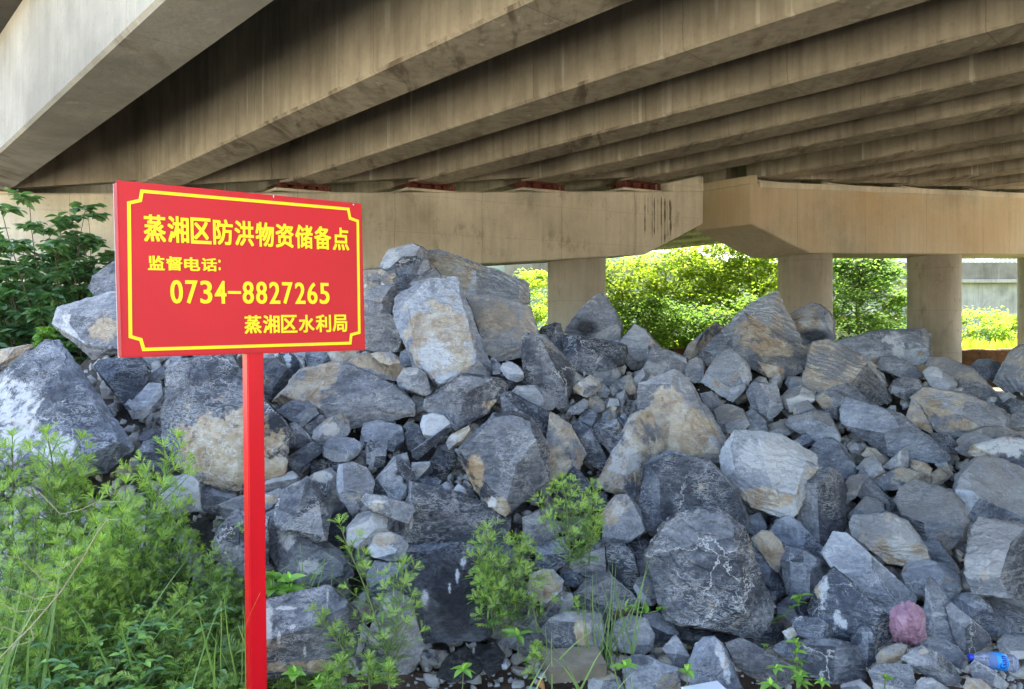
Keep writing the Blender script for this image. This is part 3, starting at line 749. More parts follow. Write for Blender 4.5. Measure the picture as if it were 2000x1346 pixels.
TABLE = """
# ---- peak
large pale grey boulder at the back of the peak, its top sloping to the right|800,500 835,488 862,490 888,500 910,510 935,523 990,537 1028,552 1030,592 985,600 900,600 830,580|L|z:.7 t:880,540,60,50 i:835,500,.1;930,530,.3;935,590,.3;840,570,.1;1015,560,.05;1010,590,.1
topmost grey stone of the whole pile, a whitish left face under a dark cap|737,530 750,500 760,488 782,484 806,477 825,483 834,494 833,510 815,517 795,532 765,540|M|z:.25 w:760,505,22,22
dark wedge leaning just below the topmost stone of the pile|755,530 775,512 785,502 812,501 816,514 800,528 780,538 768,537|D|z:.05
upright flat slab in the middle of the three leaning stones under the pile's topmost stone|790,556 800,530 815,513 835,509 841,523 820,534 805,552|M|z:-.05
lowest and rightmost of the leaning slabs under the pile's topmost stone|800,557 810,545 850,523 861,540 840,553 822,564|M|z:-.15
small bluish stone at the foot of the topmost stone, left of a tan pebble|726,548 733,531 750,527 757,540 745,550|D|z:.0
tan pebble lodged at the foot of the pile's topmost stone|755,531 770,527 774,540 764,546|T|z:-.1
thin grey sliver lying between the tan pebble and the leaning slabs near the peak|767,551 780,537 792,540 790,553|M|z:-.12
flat dark slab capping the brownish block at the sign's right edge|765,556 790,552 812,562 800,576 778,574|D|z:-.15
brownish grey block at the sign's right edge, upper of the two stacked there|690,612 702,572 725,560 770,558 777,575 772,598 760,614 742,622 715,618|G|z:-.1
rounded grey block at the sign's right edge, lower of the two stacked there|700,665 702,630 720,620 760,616 775,625 784,645 783,668 775,685 750,690 725,687 708,680|U|z:-.15
huge square faced pale boulder standing in the peak's centre|776,583 800,571 838,551 882,543 892,548 908,575 928,615 945,665 958,700 960,718 953,730 905,731 868,750 856,753 842,747 812,716 806,690 788,655 772,618|L|z:-.35 i:795,588,.24;898,580,.26;936,705,.30;857,748,.22;818,708,.2;890,552,.02 t:860,660,70,75 w:850,690,38,40
large pale rounded boulder just right of the huge square faced one|912,592 915,582 930,577 960,577 1015,590 1035,603 1050,632 1051,650 1042,662 1022,677 1020,697 985,697 970,703 950,690 935,655|U|z:.0 t:975,625,40,30
tall dark boulder standing upright below and right of the pale rounded one|1021,658 1030,652 1055,655 1065,658 1100,690 1125,720 1124,738 1115,772 1105,792 1090,797 1060,762 1024,747 1020,700|D|z:-.25 i:1055,662,.25;1108,760,.25;1060,750,.25;1030,735,.18;1035,660,.2
dark stone peeping out behind the tall upright dark boulder|1052,652 1060,640 1082,632 1093,634 1105,658 1111,680 1108,692 1085,695|D|z:.2
pointed pyramid boulder in front of the first bridge column from the left|1104,649 1110,638 1127,620 1130,610 1150,597 1168,575 1182,577 1194,590 1200,610 1215,635 1216,652 1210,667 1170,670 1125,660|L|z:.15 d:1140,640,28,18 k:1175,610;200,330,90
wide dark blue boulder lying under the pyramid boulder|1100,657 1130,655 1165,668 1200,668 1222,675 1224,690 1215,712 1180,714 1160,737 1128,722 1105,695|D|z:-.1
small light grey stone under the pale rounded boulder, beside the tall dark one|977,720 983,710 1000,708 1015,718 1022,728 1020,742 1008,746 990,739|L|z:-.35
narrow grey sliver wedged left of the small light stone under the pale rounded boulder|958,700 967,699 978,712 978,730 963,731|M|z:-.2
rounded grey stone under the lower left corner of the huge square faced boulder|776,742 790,720 815,718 832,730 838,750 842,766 832,772 800,760 782,756|U|z:-.2
small tan slab on the brown mound right of the sign's lower corner|725,692 738,688 765,688 781,700 780,709 760,712 742,708|T|z:-.35
dark upright splinter left of the huge square faced boulder's foot|779,702 783,690 795,680 808,700 812,722 800,726 785,718|D|z:.0
lumpy brown dirt covered rock under the sign's lower right corner|670,717 700,692 738,692 770,712 785,717 783,736 772,743 750,739 725,727 700,724|T|z:-.1
brown dirt crusted block between the sign's right edge and the huge square faced boulder's top|698,545 715,528 745,524 770,540 800,560 815,578 780,600 700,600|T|z:.3
dark stone filling the hollow behind the three leaning slabs at the peak|772,520 800,508 822,505 846,528 842,562 790,565|D|z:.22
# ---- under the sign
blocky brown grey stone just right of the post under the sign board|500,703 540,697 560,713 567,725 565,747 545,770 530,779 500,772|G|z:-.1
dark stone with one bold white stripe under the sign board|548,692 565,688 580,700 586,718 572,729 558,717|D|z:.05 w:562,705,8,16
dark stone under the sign board, right of the white striped one|568,690 598,688 597,703 580,705|M|z:.15
grey chip stone under the middle of the sign's bottom edge|596,692 600,684 640,684 646,700 625,712 602,717|M|z:.05
pale tan wedge touching the sign board's lower right corner|640,690 655,682 700,684 690,699 668,711 650,706|T|z:-.05
broad boulder half tan and half dark in front of the sign's lower right|537,786 560,748 590,725 630,713 668,706 690,718 730,748 775,757 800,775 807,788 805,813 778,823 735,824 700,831 682,834 662,806 640,791 560,793|M|z:-.1 f:.7 t:565,765,75,38;620,745,45,38
blocky grey stone with a thin pinkish vein below the tan half of the broad boulder|543,802 550,795 572,782 610,780 621,792 622,806 602,823 590,833 565,820|M|z:-.2
flat grey chip tucked right of the pink veined stone|608,818 632,797 665,799 669,808 640,821 620,829|M|z:-.12
grey pebble under the pink veined stone|592,833 615,821 621,833 608,849 597,846|M|z:-.1
pale scuffed stone with a rounded top below the flat grey chip|611,857 614,840 640,818 668,807 680,822 683,840 678,851 655,857 640,861 630,873 618,866|L|z:-.2 w:640,838,24,14
dark three sided wedge right of the tan faced boulder behind the post|564,847 567,828 578,825 600,845 613,862 585,875 566,866|D|z:-.15
long dark bar shaped slab lying askew right of the post|552,902 560,893 610,864 622,869 631,880 625,888 580,923 568,922|D|z:-.2
dark stone with a lighter frosted top, right of the long bar shaped slab|631,874 640,858 660,853 690,857 708,870 700,886 680,901 652,901 633,891|D|z:-.25
small dark cube under the long bar shaped slab|606,914 608,898 632,896 637,912 625,924 607,926|D|z:-.1
small brownish triangle stone right of the frosted topped one|690,907 707,879 715,890 716,910|G|z:-.05
grey veined block in the hollow right of the post, above a dark rectangular slab|707,847 712,828 740,821 785,833 789,856 785,869 768,882 750,872 715,867|M|z:-.1
dark rectangular slab standing under the grey veined block|716,872 722,860 759,859 755,882 750,910 735,912 717,905|D|z:-.3
dark faceted stone left of the white faced stone|790,847 800,828 815,829 832,857 806,882 798,877|D|z:-.1
bright white faced stone resting on the bar below the broad dark slab|822,830 827,812 845,808 866,812 878,825 870,839 850,852 828,850|P|z:-.3 w:838,838,20,16
narrow grey bar lying under the bright white faced stone|805,880 875,831 881,837 865,857 817,897 807,891|M|z:-.25
pale tan lozenge stone left of the big central boulder|872,864 880,850 915,832 921,845 915,859 890,874 877,879|T|z:-.4 w:890,855,14,10
dark chunk under the pale tan lozenge stone|847,892 855,870 870,867 885,878 892,892 888,912 878,916 860,906|D|z:-.1
broad dark slab with a brown underside below the huge square faced boulder|830,797 835,780 870,752 900,731 940,732 975,740 991,757 985,766 950,802 905,835 890,839 872,817 843,806|D|z:-.3 f:.6 t:965,790,32,12
dark wedge in the shadow right of the broad dark slab|918,838 930,822 965,804 977,815 970,827 945,840|D|z:.1
smooth oval grey slab lying across the boulders left of the tall upright dark one|999,769 1010,755 1045,754 1080,775 1089,786 1080,799 1064,803 1038,796 1004,779|M|z:-.35
dark sliver under the small light stone by the tall upright boulder|958,733 985,735 1000,745 1003,760 988,759|D|z:.1
great dark flat faced boulder in the pile's middle with a tan lower rim|895,882 898,869 940,839 965,814 1000,807 1035,820 1060,850 1070,870 1076,902 1070,936 1060,951 1035,977 1000,1004 988,1006 960,987 933,961 913,926|D|z:-.5 t:925,935,22,45;965,990,35,22 k:985,950;95,215,318
dark split block on the upper right of the great flat faced boulder|978,777 985,767 1000,767 1030,795 1065,803 1086,815 1093,842 1090,862 1072,882 1058,862 1040,837 1015,817 985,814|D|z:-.2
brown faced block against the right side of the great flat faced boulder|1075,806 1090,814 1115,834 1131,860 1143,886 1140,906 1130,920 1100,932 1068,948 1062,936 1070,900 1072,860|T|z:-.25
dark wedge right of the brown faced block, its tip pointing down|1118,834 1130,824 1155,839 1166,860 1186,896 1178,922 1160,912 1143,897 1138,870 1123,846|D|z:-.2
flat dark slab with a square top leaning on the long tan slab|1161,832 1170,824 1205,819 1215,834 1221,855 1218,873 1205,886 1192,884 1175,867 1161,847|D|z:-.3
dark bluish stone behind the square topped flat slab|1128,822 1140,800 1163,799 1167,815 1163,831 1155,836 1135,824|D|z:-.05
grey faceted stone below the pale tan block beside the gravel hollow|1107,806 1115,795 1140,779 1149,785 1147,796 1130,809 1114,809|L|z:-.2
pale tan block at the left edge of the gravel hollow|1119,758 1130,747 1152,733 1166,740 1176,756 1160,769 1145,776 1125,766|T|z:-.3 w:1145,748,18,10
rounded tan stone under the pale tan block in the gravel hollow|1143,774 1160,764 1181,790 1179,802 1165,806 1148,793|T|z:-.1
blocky tan stone at the top of the gravel hollow|1204,744 1230,732 1241,750 1243,766 1230,771 1211,759|T|z:-.15
grey stone left of the blocky tan stone in the gravel hollow|1190,756 1203,744 1213,755 1208,771 1196,773|G|z:-.1
flat square chip in the middle of the gravel hollow|1182,787 1188,777 1208,779 1211,793 1185,796|L|z:-.15
orange pebble in the gravel hollow|1187,802 1195,793 1205,795 1200,808|T|z:-.2 t:1196,800,20,20
rounded grey stone right of the pale tan block|1167,762 1180,751 1194,765 1185,777 1171,776|M|z:-.1
smooth grey stone at the upper right of the gravel hollow, touching the golden boulder|1235,742 1255,719 1271,732 1260,746 1240,753|L|z:-.1
small upright grey chip in the gravel hollow under the blocky tan stone|1204,770 1220,761 1226,775 1215,795 1206,787|G|z:-.1
brown pebble left of the long tan slab's top|1177,807 1190,799 1196,815 1186,824 1177,819|G|z:-.15
small bluish sliver at the long tan slab's upper left edge|1209,816 1216,809 1226,822 1220,829|M|z:-.25
long tan slab leaning down leftward from the golden boulder|1165,948 1190,915 1210,890 1222,850 1232,813 1250,804 1270,808 1285,830 1297,862 1300,880 1275,892 1258,907 1248,932 1246,977 1232,977 1205,967|T|z:-.25 w:1220,900,30,45 i:1245,812,.2;1265,850,.25;1240,910,.28;1215,955,.25;1180,945,.12
great golden faced boulder right of the gravel hollow|1240,767 1250,752 1275,738 1300,731 1320,725 1345,745 1370,780 1395,830 1421,860 1426,872 1412,902 1380,897 1345,892 1300,884 1293,850 1278,820 1260,802 1243,787|M|z:-.35 i:1262,765,.2;1312,748,.32;1360,815,.36;1412,888,.2;1305,874,.16;1285,815,.18;1385,815,.12 t:1300,800,45,50;1345,860,60,48;1320,830,50,50
grey ridge backed block above the golden faced boulder|1257,724 1263,700 1275,679 1300,683 1325,692 1341,700 1346,720 1340,737 1310,731 1272,737|M|z:-.05
scuffed grey boulder at the skyline right of the pyramid boulder|1210,670 1225,650 1240,634 1260,645 1275,660 1288,678 1268,687 1262,707 1250,720 1233,720 1220,702|L|z:.05
dusty grey block between the wide dark blue boulder and the gravel hollow|1153,740 1170,718 1180,711 1200,711 1214,730 1205,746 1193,754 1172,747|U|z:.0
rounded brown grey stone left of the dusty four sided boulder|1338,716 1345,705 1360,697 1373,702 1377,713 1373,740 1357,747 1341,737|U|z:-.1
small dark block above the rounded brown grey stone near the skyline|1360,697 1368,684 1386,689 1397,703 1385,714 1372,714|D|z:.0
pale tan slab leaning at the skyline left of the big peaked boulder|1336,692 1345,672 1370,650 1397,631 1411,640 1395,657 1375,677 1358,694 1344,702|T|z:.6
big peaked grey boulder rising before the second bridge column|1373,682 1400,655 1440,620 1470,590 1500,575 1518,571 1529,580 1533,600 1546,625 1561,645 1564,667 1550,682 1500,702 1440,702 1390,707|L|z:.25 i:1505,585,.12;1450,640,.26;1400,690,.2;1545,660,.14;1490,690,.26
brown topped boulder in front of the big peaked one, pointed to the right|1430,657 1435,635 1455,611 1472,615 1510,640 1545,665 1584,690 1580,702 1562,724 1530,740 1500,735 1475,720 1450,707 1436,692|G|z:-.2 t:1470,645,40,30;1510,680,50,20 i:1460,622,.18;1520,660,.3;1575,693,.05;1535,720,.22;1480,705,.28;1442,668,.22
dusty four sided boulder below the brown topped one, corner pointing down|1369,746 1385,720 1400,695 1420,684 1440,690 1460,715 1466,735 1455,762 1430,784 1413,777 1388,757|U|z:-.2
white and tan boulder at the skyline in front of the second bridge column|1545,614 1560,602 1582,594 1600,596 1620,610 1629,625 1630,662 1615,670 1590,677 1563,670 1560,650 1552,630|M|z:.6 t:1575,625,30,28 w:1575,620,20,20 d:1590,655,35,14
long grey boulder with a white patch lying before the third column|1605,674 1640,665 1680,659 1720,646 1760,642 1800,644 1814,655 1818,680 1816,702 1790,714 1770,707 1730,697 1690,692 1640,692|M|z:.3 w:1755,680,16,30;1745,662,25,16 t:1798,690,8,7
big dusty grey boulder under the long white patched one|1561,762 1570,720 1580,690 1590,671 1620,667 1640,679 1682,695 1702,720 1727,750 1738,782 1720,790 1685,792 1655,782 1630,767 1593,770|U|z:-.1
small tan rock left of the slab beneath the long white patched boulder|1684,702 1700,692 1717,694 1719,706 1705,717 1693,710|T|z:.0
reddish smooth pebble on the big dusty grey boulder|1682,713 1700,705 1714,715 1706,728 1690,721|T|z:-.15 t:1698,716,30,20
grey slab beneath the right half of the long white patched boulder|1713,716 1718,698 1750,697 1790,720 1803,735 1780,743 1755,735 1720,724|M|z:-.05
tan cobble in the row right of the big dusty grey boulder, upper one|1702,731 1712,721 1726,730 1733,751 1728,762 1717,752|T|z:-.1
small tan cobble right of the big dusty boulder's tip|1734,760 1745,745 1751,760 1740,771|T|z:-.1
angular grey block with tan edges left of the pale flat topped stone|1741,767 1745,745 1765,734 1795,741 1803,756 1795,770 1770,782 1755,777|M|z:-.15
pale flat topped stone on the right slope above the red spotted boulder|1802,727 1815,716 1830,717 1855,734 1869,750 1856,768 1845,770 1817,752|L|z:-.2
small grey pebble under the pale flat topped stone|1799,752 1808,745 1821,752 1818,762 1805,760|U|z:-.1
great sloping boulder at the right skyline running down beside the third column|1810,714 1820,700 1850,699 1875,714 1900,721 1930,749 1957,780 1966,802 1940,797 1900,782 1868,772 1868,747 1848,730|U|z:.2
great boulder with a reddish spot on its left shoulder|1779,777 1790,765 1805,759 1840,769 1880,767 1920,784 1957,800 1971,815 1966,837 1930,842 1890,844 1860,854 1828,840 1810,817 1803,797|G|z:-.15 t:1825,790,22,12
bluish boulder by the brown earth bank, left of the pale one at the right edge|1894,717 1910,703 1930,701 1959,712 1956,732 1945,747 1923,742|M|z:.5
big pale boulder cut by the photo's right edge at the skyline|1942,747 1960,715 1972,690 1990,677 2020,674 2040,720 2020,777 1985,780 1958,764|U|z:.3
dark boulder cut by the right edge under the big pale one|1956,790 1975,778 2010,785 2015,810 1975,807|D|z:.0
pale stone tucked under the big pale boulder at the right edge|1952,774 1970,766 1985,775 1960,787|L|z:.1
grey boulder cut by the right edge beside the red spotted boulder|1961,822 1985,804 2015,799 2030,820 2010,840 1973,837|M|z:-.1
dusty stone behind the cubic grey block below the brown topped boulder|1534,747 1540,735 1570,737 1592,739 1598,762 1580,774 1543,762|U|z:.05
cubic grey block below the brown topped boulder|1459,767 1470,747 1500,749 1516,751 1526,780 1529,797 1505,819 1488,807 1468,794|M|z:-.2
light grey block right of the cubic grey block|1524,777 1540,762 1565,754 1591,764 1594,782 1570,790 1555,802 1543,805 1529,792|L|z:-.15
rounded pink grey stone in front of the light grey block|1548,802 1560,787 1578,782 1591,795 1598,805 1570,810 1554,814|U|z:-.25
grey block with a rusty left face under the big dusty boulder|1592,777 1605,764 1632,764 1650,774 1657,790 1650,807 1635,820 1626,814 1608,800|M|z:-.2 t:1608,785,18,16
flat three sided slab right of the big frosted boulder's top|1535,827 1545,814 1590,802 1620,807 1633,830 1641,857 1635,867 1600,864 1568,842 1543,837|U|z:-.15
dark tent shaped stone behind the big frosted boulder's right shoulder|1538,872 1573,844 1581,852 1599,870 1560,874|D|z:-.05
wide layered boulder with jagged lower edge on the right slope|1644,802 1655,779 1680,784 1695,800 1720,809 1760,809 1790,829 1815,850 1841,875 1854,890 1846,905 1815,897 1790,882 1773,875 1745,885 1735,890 1700,872 1668,852 1648,832|M|z:-.25
upright tan stone between the layered and the red spotted boulders|1768,822 1780,781 1795,782 1806,800 1821,830 1821,847 1800,832|T|z:-.1
flat tan cobble in the dirt under the layered boulder, left one|1653,870 1665,861 1690,875 1680,889 1661,882|T|z:-.1
flat tan cobble in the dirt under the layered boulder, the larger one on its right|1682,889 1695,874 1710,877 1729,895 1725,907 1700,895|T|z:-.15
tent shaped dusty stone under the flat tan cobbles|1673,914 1690,895 1708,889 1721,905 1728,922 1700,935|U|z:-.2
grey pyramid stone with white veins under the layered boulder|1723,912 1745,890 1768,872 1775,885 1773,912 1750,919|M|z:-.25 w:1757,895,4,16
smooth tan block right of the grey white veined pyramid stone|1772,907 1780,898 1805,902 1821,915 1816,930 1790,924|T|z:-.15
dark brown cobble right of the smooth tan block|1826,907 1850,902 1863,928 1850,932 1838,922|G|z:-.05
tan cobble below the dark brown cobble, against the big right edge boulder|1816,927 1835,914 1859,932 1835,947 1816,944|T|z:-.1
dirt covered flat rock under the smooth tan block|1703,937 1735,925 1760,911 1766,927 1800,924 1818,930 1816,947 1780,942 1745,957 1728,957|T|z:-.1
grey boulder with a rounded shoulder just right of the big frosted boulder|1579,882 1600,859 1625,856 1646,870 1661,890 1671,910 1676,917 1665,932 1645,934 1618,922 1588,912|M|z:-.1
long grey slab sloping down right below the dirt covered flat rock|1668,938 1685,919 1721,955 1747,990 1763,1003 1737,1006 1698,987 1674,967|M|z:-.05
small upright grey stone between the tall dark boulder and the long sloping slab|1647,947 1660,931 1684,927 1686,942 1671,972 1651,982|U|z:-.25
tall dark boulder with a light right edge beside the big frosted boulder|1558,1002 1565,975 1577,935 1592,917 1620,914 1641,930 1651,955 1650,990 1647,1047 1635,1052 1605,1064 1578,1042 1560,1022|D|z:-.2 k:1612,950;180,5,275
big frosted light boulder with a brown underside in the right half of the pile|1410,882 1425,860 1440,844 1470,842 1520,849 1560,869 1590,889 1595,910 1576,940 1561,972 1556,1002 1535,1010 1500,1002 1468,987 1438,957 1413,932|L|z:-.5 i:1428,872,.18;1480,858,.26;1576,900,.26;1555,965,.28;1510,958,.34;1438,922,.24 w:1500,890,60,40 t:1490,975,60,25
big dark rounded boulder with a pale vertical seam below the golden faced one|1246,987 1250,940 1260,909 1285,889 1310,884 1345,887 1385,899 1412,930 1436,955 1451,1002 1460,1022 1440,1042 1380,1042 1340,1037 1283,1047 1260,1037 1249,1017|D|z:-.35 k:1290,1005;175,25,275
largest dark boulder of the foreground, a broad slanting face left of the tan cone|1262,1092 1275,1060 1300,1025 1340,999 1400,997 1430,1014 1451,1035 1476,1080 1501,1150 1506,1182 1496,1217 1480,1242 1450,1247 1400,1237 1338,1224 1303,1207 1293,1167 1270,1142|D|z:-.45 k:1425,1165;115,205,300,25
dark blade of rock behind the right side of the largest foreground boulder|1454,1064 1470,1059 1501,1085 1526,1130 1540,1157 1515,1167 1488,1152|D|z:-.15
tan cone shaped stone right of the largest foreground boulder|1468,1052 1490,1037 1505,1039 1526,1060 1534,1080 1526,1102 1520,1117 1508,1110 1498,1086 1478,1066|T|z:-.35 t:1505,1075,40,45
grey tilted slab with a brownish corner above the dark cube|1506,1037 1515,1017 1540,1007 1560,1019 1591,1050 1612,1075 1605,1092 1570,1087 1528,1070|M|z:-.15
dark cubic boulder right of the tan cone|1523,1092 1535,1067 1570,1074 1600,1089 1631,1112 1605,1152 1565,1172 1538,1157 1528,1127|D|z:-.25
long pale grey slab slanting down to the pink bag|1606,1082 1620,1050 1630,1041 1655,1044 1690,1074 1721,1110 1761,1145 1787,1165 1784,1182 1745,1198 1735,1202 1714,1172 1669,1122 1629,1114 1613,1097|P|z:-.35 f:.7
grey dome stone on top of the bright cornered boulder|1656,1007 1670,989 1690,969 1715,974 1727,985 1729,997 1700,1007 1668,1022|U|z:-.1
grey boulder with one bright square corner above the pale slab|1661,1022 1670,1009 1705,1004 1735,1002 1771,1019 1791,1050 1811,1075 1815,1095 1790,1099 1770,1104 1733,1100 1718,1092 1698,1072 1668,1047|U|z:-.3 w:1762,1065,26,26
grey boulder with a veined broad face right of the dome stone|1751,977 1760,954 1790,939 1825,944 1861,961 1884,985 1889,1022 1880,1052 1845,1077 1813,1070 1788,1047 1768,1022|U|z:-.2
thin slab poking out beneath the veined broad faced boulder|1788,1036 1805,1039 1830,1049 1861,1090 1872,1112 1855,1117 1813,1097|M|z:-.05
brown edged block under the bright cornered boulder, above the white striped slab|1763,1117 1775,1100 1812,1094 1845,1104 1876,1125 1879,1152 1860,1182 1848,1177 1828,1152 1798,1142 1773,1152|G|z:-.15
upright grey slab crossed by one white stripe, right of the pink bag|1804,1202 1807,1160 1812,1129 1825,1134 1841,1160 1861,1185 1867,1225 1867,1262 1838,1257 1806,1252|M|z:-.3 w:1835,1200,32,5
scuffed grey block right of the white striped slab|1848,1186 1860,1179 1886,1200 1932,1240 1934,1257 1915,1264 1890,1282 1868,1257 1863,1225|M|z:-.3
rounded dark grey stone behind the scuffed block by the white striped slab|1860,1182 1880,1159 1900,1156 1931,1175 1945,1205 1945,1242 1930,1247 1888,1207|M|z:-.1
dark boulder cut by the right edge above the water bottle|1916,1172 1935,1164 1970,1179 2015,1199 2025,1230 2010,1242 1960,1247 1941,1232 1938,1195|M|z:-.1
great boulder at the right edge with pale seams, the upper of two|1860,982 1870,930 1885,909 1910,894 1940,894 1961,914 2020,929 2060,1000 2020,1042 1980,1034 1920,1024 1878,1034 1883,1002|U|z:-.25
great smooth faced boulder at the right edge with a pale scratch, the lower of two|1885,1117 1890,1060 1900,1030 1915,1014 1950,1019 2030,1034 2080,1100 2030,1172 1960,1167 1898,1157|U|z:-.5 f:.6 w:1930,1110,5,30 t:1922,1125,12,16
golden and white crusted boulder at the photo's right edge|1894,887 1900,871 1940,857 1990,848 2030,852 2040,900 2020,930 1985,922 1950,902 1898,892|T|z:-.45 w:1960,870,60,22
grey boulder with a dusty top above the golden crusted one at the right edge|1860,872 1880,849 1920,834 1960,834 1997,850 1940,862 1900,874 1895,892 1878,887|U|z:-.15
small rough stone below the red spotted boulder|1818,847 1850,847 1872,870 1869,887 1840,882 1823,867|M|z:-.1
dark stone in the deep gap left of the smooth faced right edge boulder|1853,1062 1885,1044 1892,1090 1868,1092|D|z:.1
# ---- lower right
dark boulder with a white crusted left edge, left of the pink bag|1581,1192 1595,1150 1620,1114 1630,1111 1660,1129 1690,1164 1737,1205 1737,1242 1715,1262 1698,1257 1660,1242 1620,1242 1588,1207|D|z:-.45 w:1608,1155,12,40;1636,1206,8,16;1647,1222,10,13;1628,1224,6,9 t:1600,1150,10,25
dark stone with white veins under the white crusted dark boulder|1548,1212 1560,1204 1600,1206 1621,1220 1628,1236 1610,1252 1578,1247 1553,1237|D|z:-.4
little white and brown pebble left of the dark white veined stone|1528,1234 1548,1224 1557,1240 1540,1252|P|z:-.4 t:1545,1238,9,9
dark block under the dark cubic boulder, behind the vine|1518,1182 1550,1161 1577,1185 1577,1207 1545,1217 1520,1197|D|z:-.2
dark upright stone beside the largest foreground boulder's lower right|1493,1162 1515,1154 1518,1212 1493,1217|D|z:-.05
dark flat block under the largest foreground boulder's right corner|1458,1242 1490,1221 1528,1219 1530,1252 1500,1264 1468,1264|D|z:-.15
dark slab lying in the shade under the largest foreground boulder|1323,1227 1350,1227 1400,1236 1450,1244 1467,1260 1420,1252 1365,1264 1338,1257|D|z:-.1
small upright dark stone below the left crusted boulder's tip, left of the tan cobble|1663,1247 1680,1224 1695,1224 1712,1245 1714,1287 1695,1302 1686,1277 1663,1262|D|z:-.4
wide dark block with a lighter top rim, left of the small upright stone|1558,1257 1580,1249 1640,1251 1671,1264 1687,1290 1687,1327 1660,1337 1610,1332 1568,1312 1553,1282|D|z:-.35
pale topped stone behind the leafy sprig at the bottom right|1503,1267 1530,1251 1560,1241 1592,1239 1602,1251 1568,1260 1545,1287 1523,1277|L|z:-.25
smooth grey slab at the bottom between the white veined wedge and the leafy sprig|1418,1257 1450,1247 1471,1264 1511,1279 1542,1299 1547,1332 1520,1342 1478,1327 1438,1302|M|z:-.35
grey wedge with a broad rust and white seam at the bottom edge|1348,1292 1360,1259 1375,1247 1395,1246 1411,1259 1421,1285 1433,1310 1448,1342 1420,1352 1350,1352|M|z:-.45 w:1403,1266,8,22;1411,1290,8,24;1420,1316,9,24 t:1404,1268,7,20;1416,1300,6,22
light grey tilted plate left of the seamed wedge at the bottom|1294,1267 1320,1239 1347,1275 1354,1290 1335,1304 1320,1302|M|z:-.35
dark stone behind the light grey tilted plate|1256,1202 1285,1197 1315,1219 1325,1238 1298,1262 1278,1264 1268,1242|D|z:-.15
rounded grey stone behind the grass tuft|1198,1217 1230,1204 1263,1209 1277,1240 1274,1267 1255,1280 1213,1272 1198,1247|M|z:-.3
grey block at the bottom edge right of the grass tuft|1220,1287 1250,1279 1290,1289 1324,1305 1327,1342 1300,1354 1228,1354 1218,1312|M|z:-.35
pale grey rounded stone at the bottom edge below the grass tuft|1150,1327 1165,1314 1190,1311 1212,1325 1220,1350 1150,1352|L|z:-.3
pale chipped boulder with a tan scar left of the grass tuft|1060,1227 1075,1209 1110,1194 1145,1193 1172,1199 1177,1225 1172,1277 1140,1275 1108,1272 1068,1252|L|z:-.35 t:1135,1235,18,30
dark dome boulder above the pale chipped one|1118,1167 1140,1139 1170,1119 1190,1121 1227,1150 1247,1175 1242,1197 1215,1202 1180,1202 1158,1192 1128,1187|M|z:-.2
tan flecked round stone below the feathery middle plants|1029,1147 1042,1121 1060,1112 1080,1114 1099,1135 1092,1157 1070,1177 1048,1172 1031,1160|L|z:-.35 t:1062,1142,35,32
grey upright pebble right of the dark hollow under the tan flecked stone|1066,1202 1075,1169 1095,1156 1117,1159 1120,1177 1100,1197 1083,1207|M|z:-.25
dark shiny stone in the hollow right of the tan flecked stone|1088,1132 1110,1109 1135,1114 1142,1130 1125,1147 1098,1140|D|z:-.1
grey block with scuffs right of the larger middle plant's foot|1113,1102 1150,1079 1182,1069 1185,1112 1182,1127 1150,1127 1123,1117|M|z:-.2
dark upright wedge left of the largest foreground boulder|1184,1077 1195,1064 1220,1064 1237,1080 1247,1120 1245,1152 1237,1167 1213,1147 1195,1122|D|z:-.25
dark lump above the upright wedge by the largest foreground boulder|1211,1062 1230,1049 1260,1054 1277,1065 1264,1102 1248,1109 1238,1087|D|z:-.1
rough grey boulder left of the big dark seamed boulder|1176,1002 1200,969 1225,967 1246,990 1252,1020 1260,1037 1230,1057 1195,1067 1178,1057 1183,1030|M|z:-.3 w:1205,995,16,14
small pale edged stone at the left foot of the largest foreground boulder|1238,1147 1245,1129 1265,1127 1292,1165 1275,1182 1253,1182|M|z:-.25
dark pointed boulder behind the larger middle plant|1078,962 1105,925 1120,911 1135,924 1151,950 1157,992 1100,997|D|z:-.15
dark small cube above the rough grey boulder|1153,972 1165,964 1186,967 1182,992 1158,994|D|z:-.15
# ---- lower middle
wide dark slab pocked with wet holes in the lower middle|790,1020 800,960 805,944 850,954 900,964 950,984 992,1009 997,1032 990,1052 975,1062 950,1052 900,1064 840,1067 790,1064|D|z:-.25 f:.5 w:803,1005,4,40 d:842,1005,7,5;890,1000,5,4;902,999,5,4;875,1035,5,5;860,1045,5,5
dark step of rock beneath the wide hole pocked slab|795,1067 840,1067 900,1059 932,1070 927,1097 870,1092 840,1102 803,1102|D|z:-.2
wet black boulder with a forked white vein in the bottom middle|806,1127 815,1104 850,1081 880,1094 905,1084 922,1089 937,1130 952,1190 960,1232 935,1247 900,1247 830,1252 822,1202 808,1182|W|z:-.5 w:905,1098,7,14;893,1125,4,16;878,1150,3,12;830,1170,9,22 d:890,1160,60,90;870,1110,14,8;835,1108,12,7
dark faceted cube boulder right of the post, its shaded front cut by a ridge|538,992 550,959 600,934 622,954 637,985 645,1010 637,1052 620,1057 578,1047 553,1037 538,1022|D|z:-.45 i:552,1000,.16;600,945,.12;625,985,.22;632,1045,.16;570,1035,.26;580,1010,.32
grey boulder with a bright white patch below the dark faceted cube|515,1012 540,999 555,1039 620,1059 661,1074 682,1100 687,1122 650,1142 600,1152 573,1122 543,1112 523,1072|M|z:-.2 w:612,1105,30,17;560,1040,20,30
big white veined dark boulder at the bottom right of the post|505,1180 540,1171 600,1154 640,1146 666,1164 702,1200 700,1252 692,1277 668,1292 620,1312 560,1322 505,1322|D|z:-.6 w:522,1220,12,48;560,1188,22,4;640,1170,4,25;595,1270,4,20;545,1250,4,22;570,1224,9,6 t:600,1302,80,14
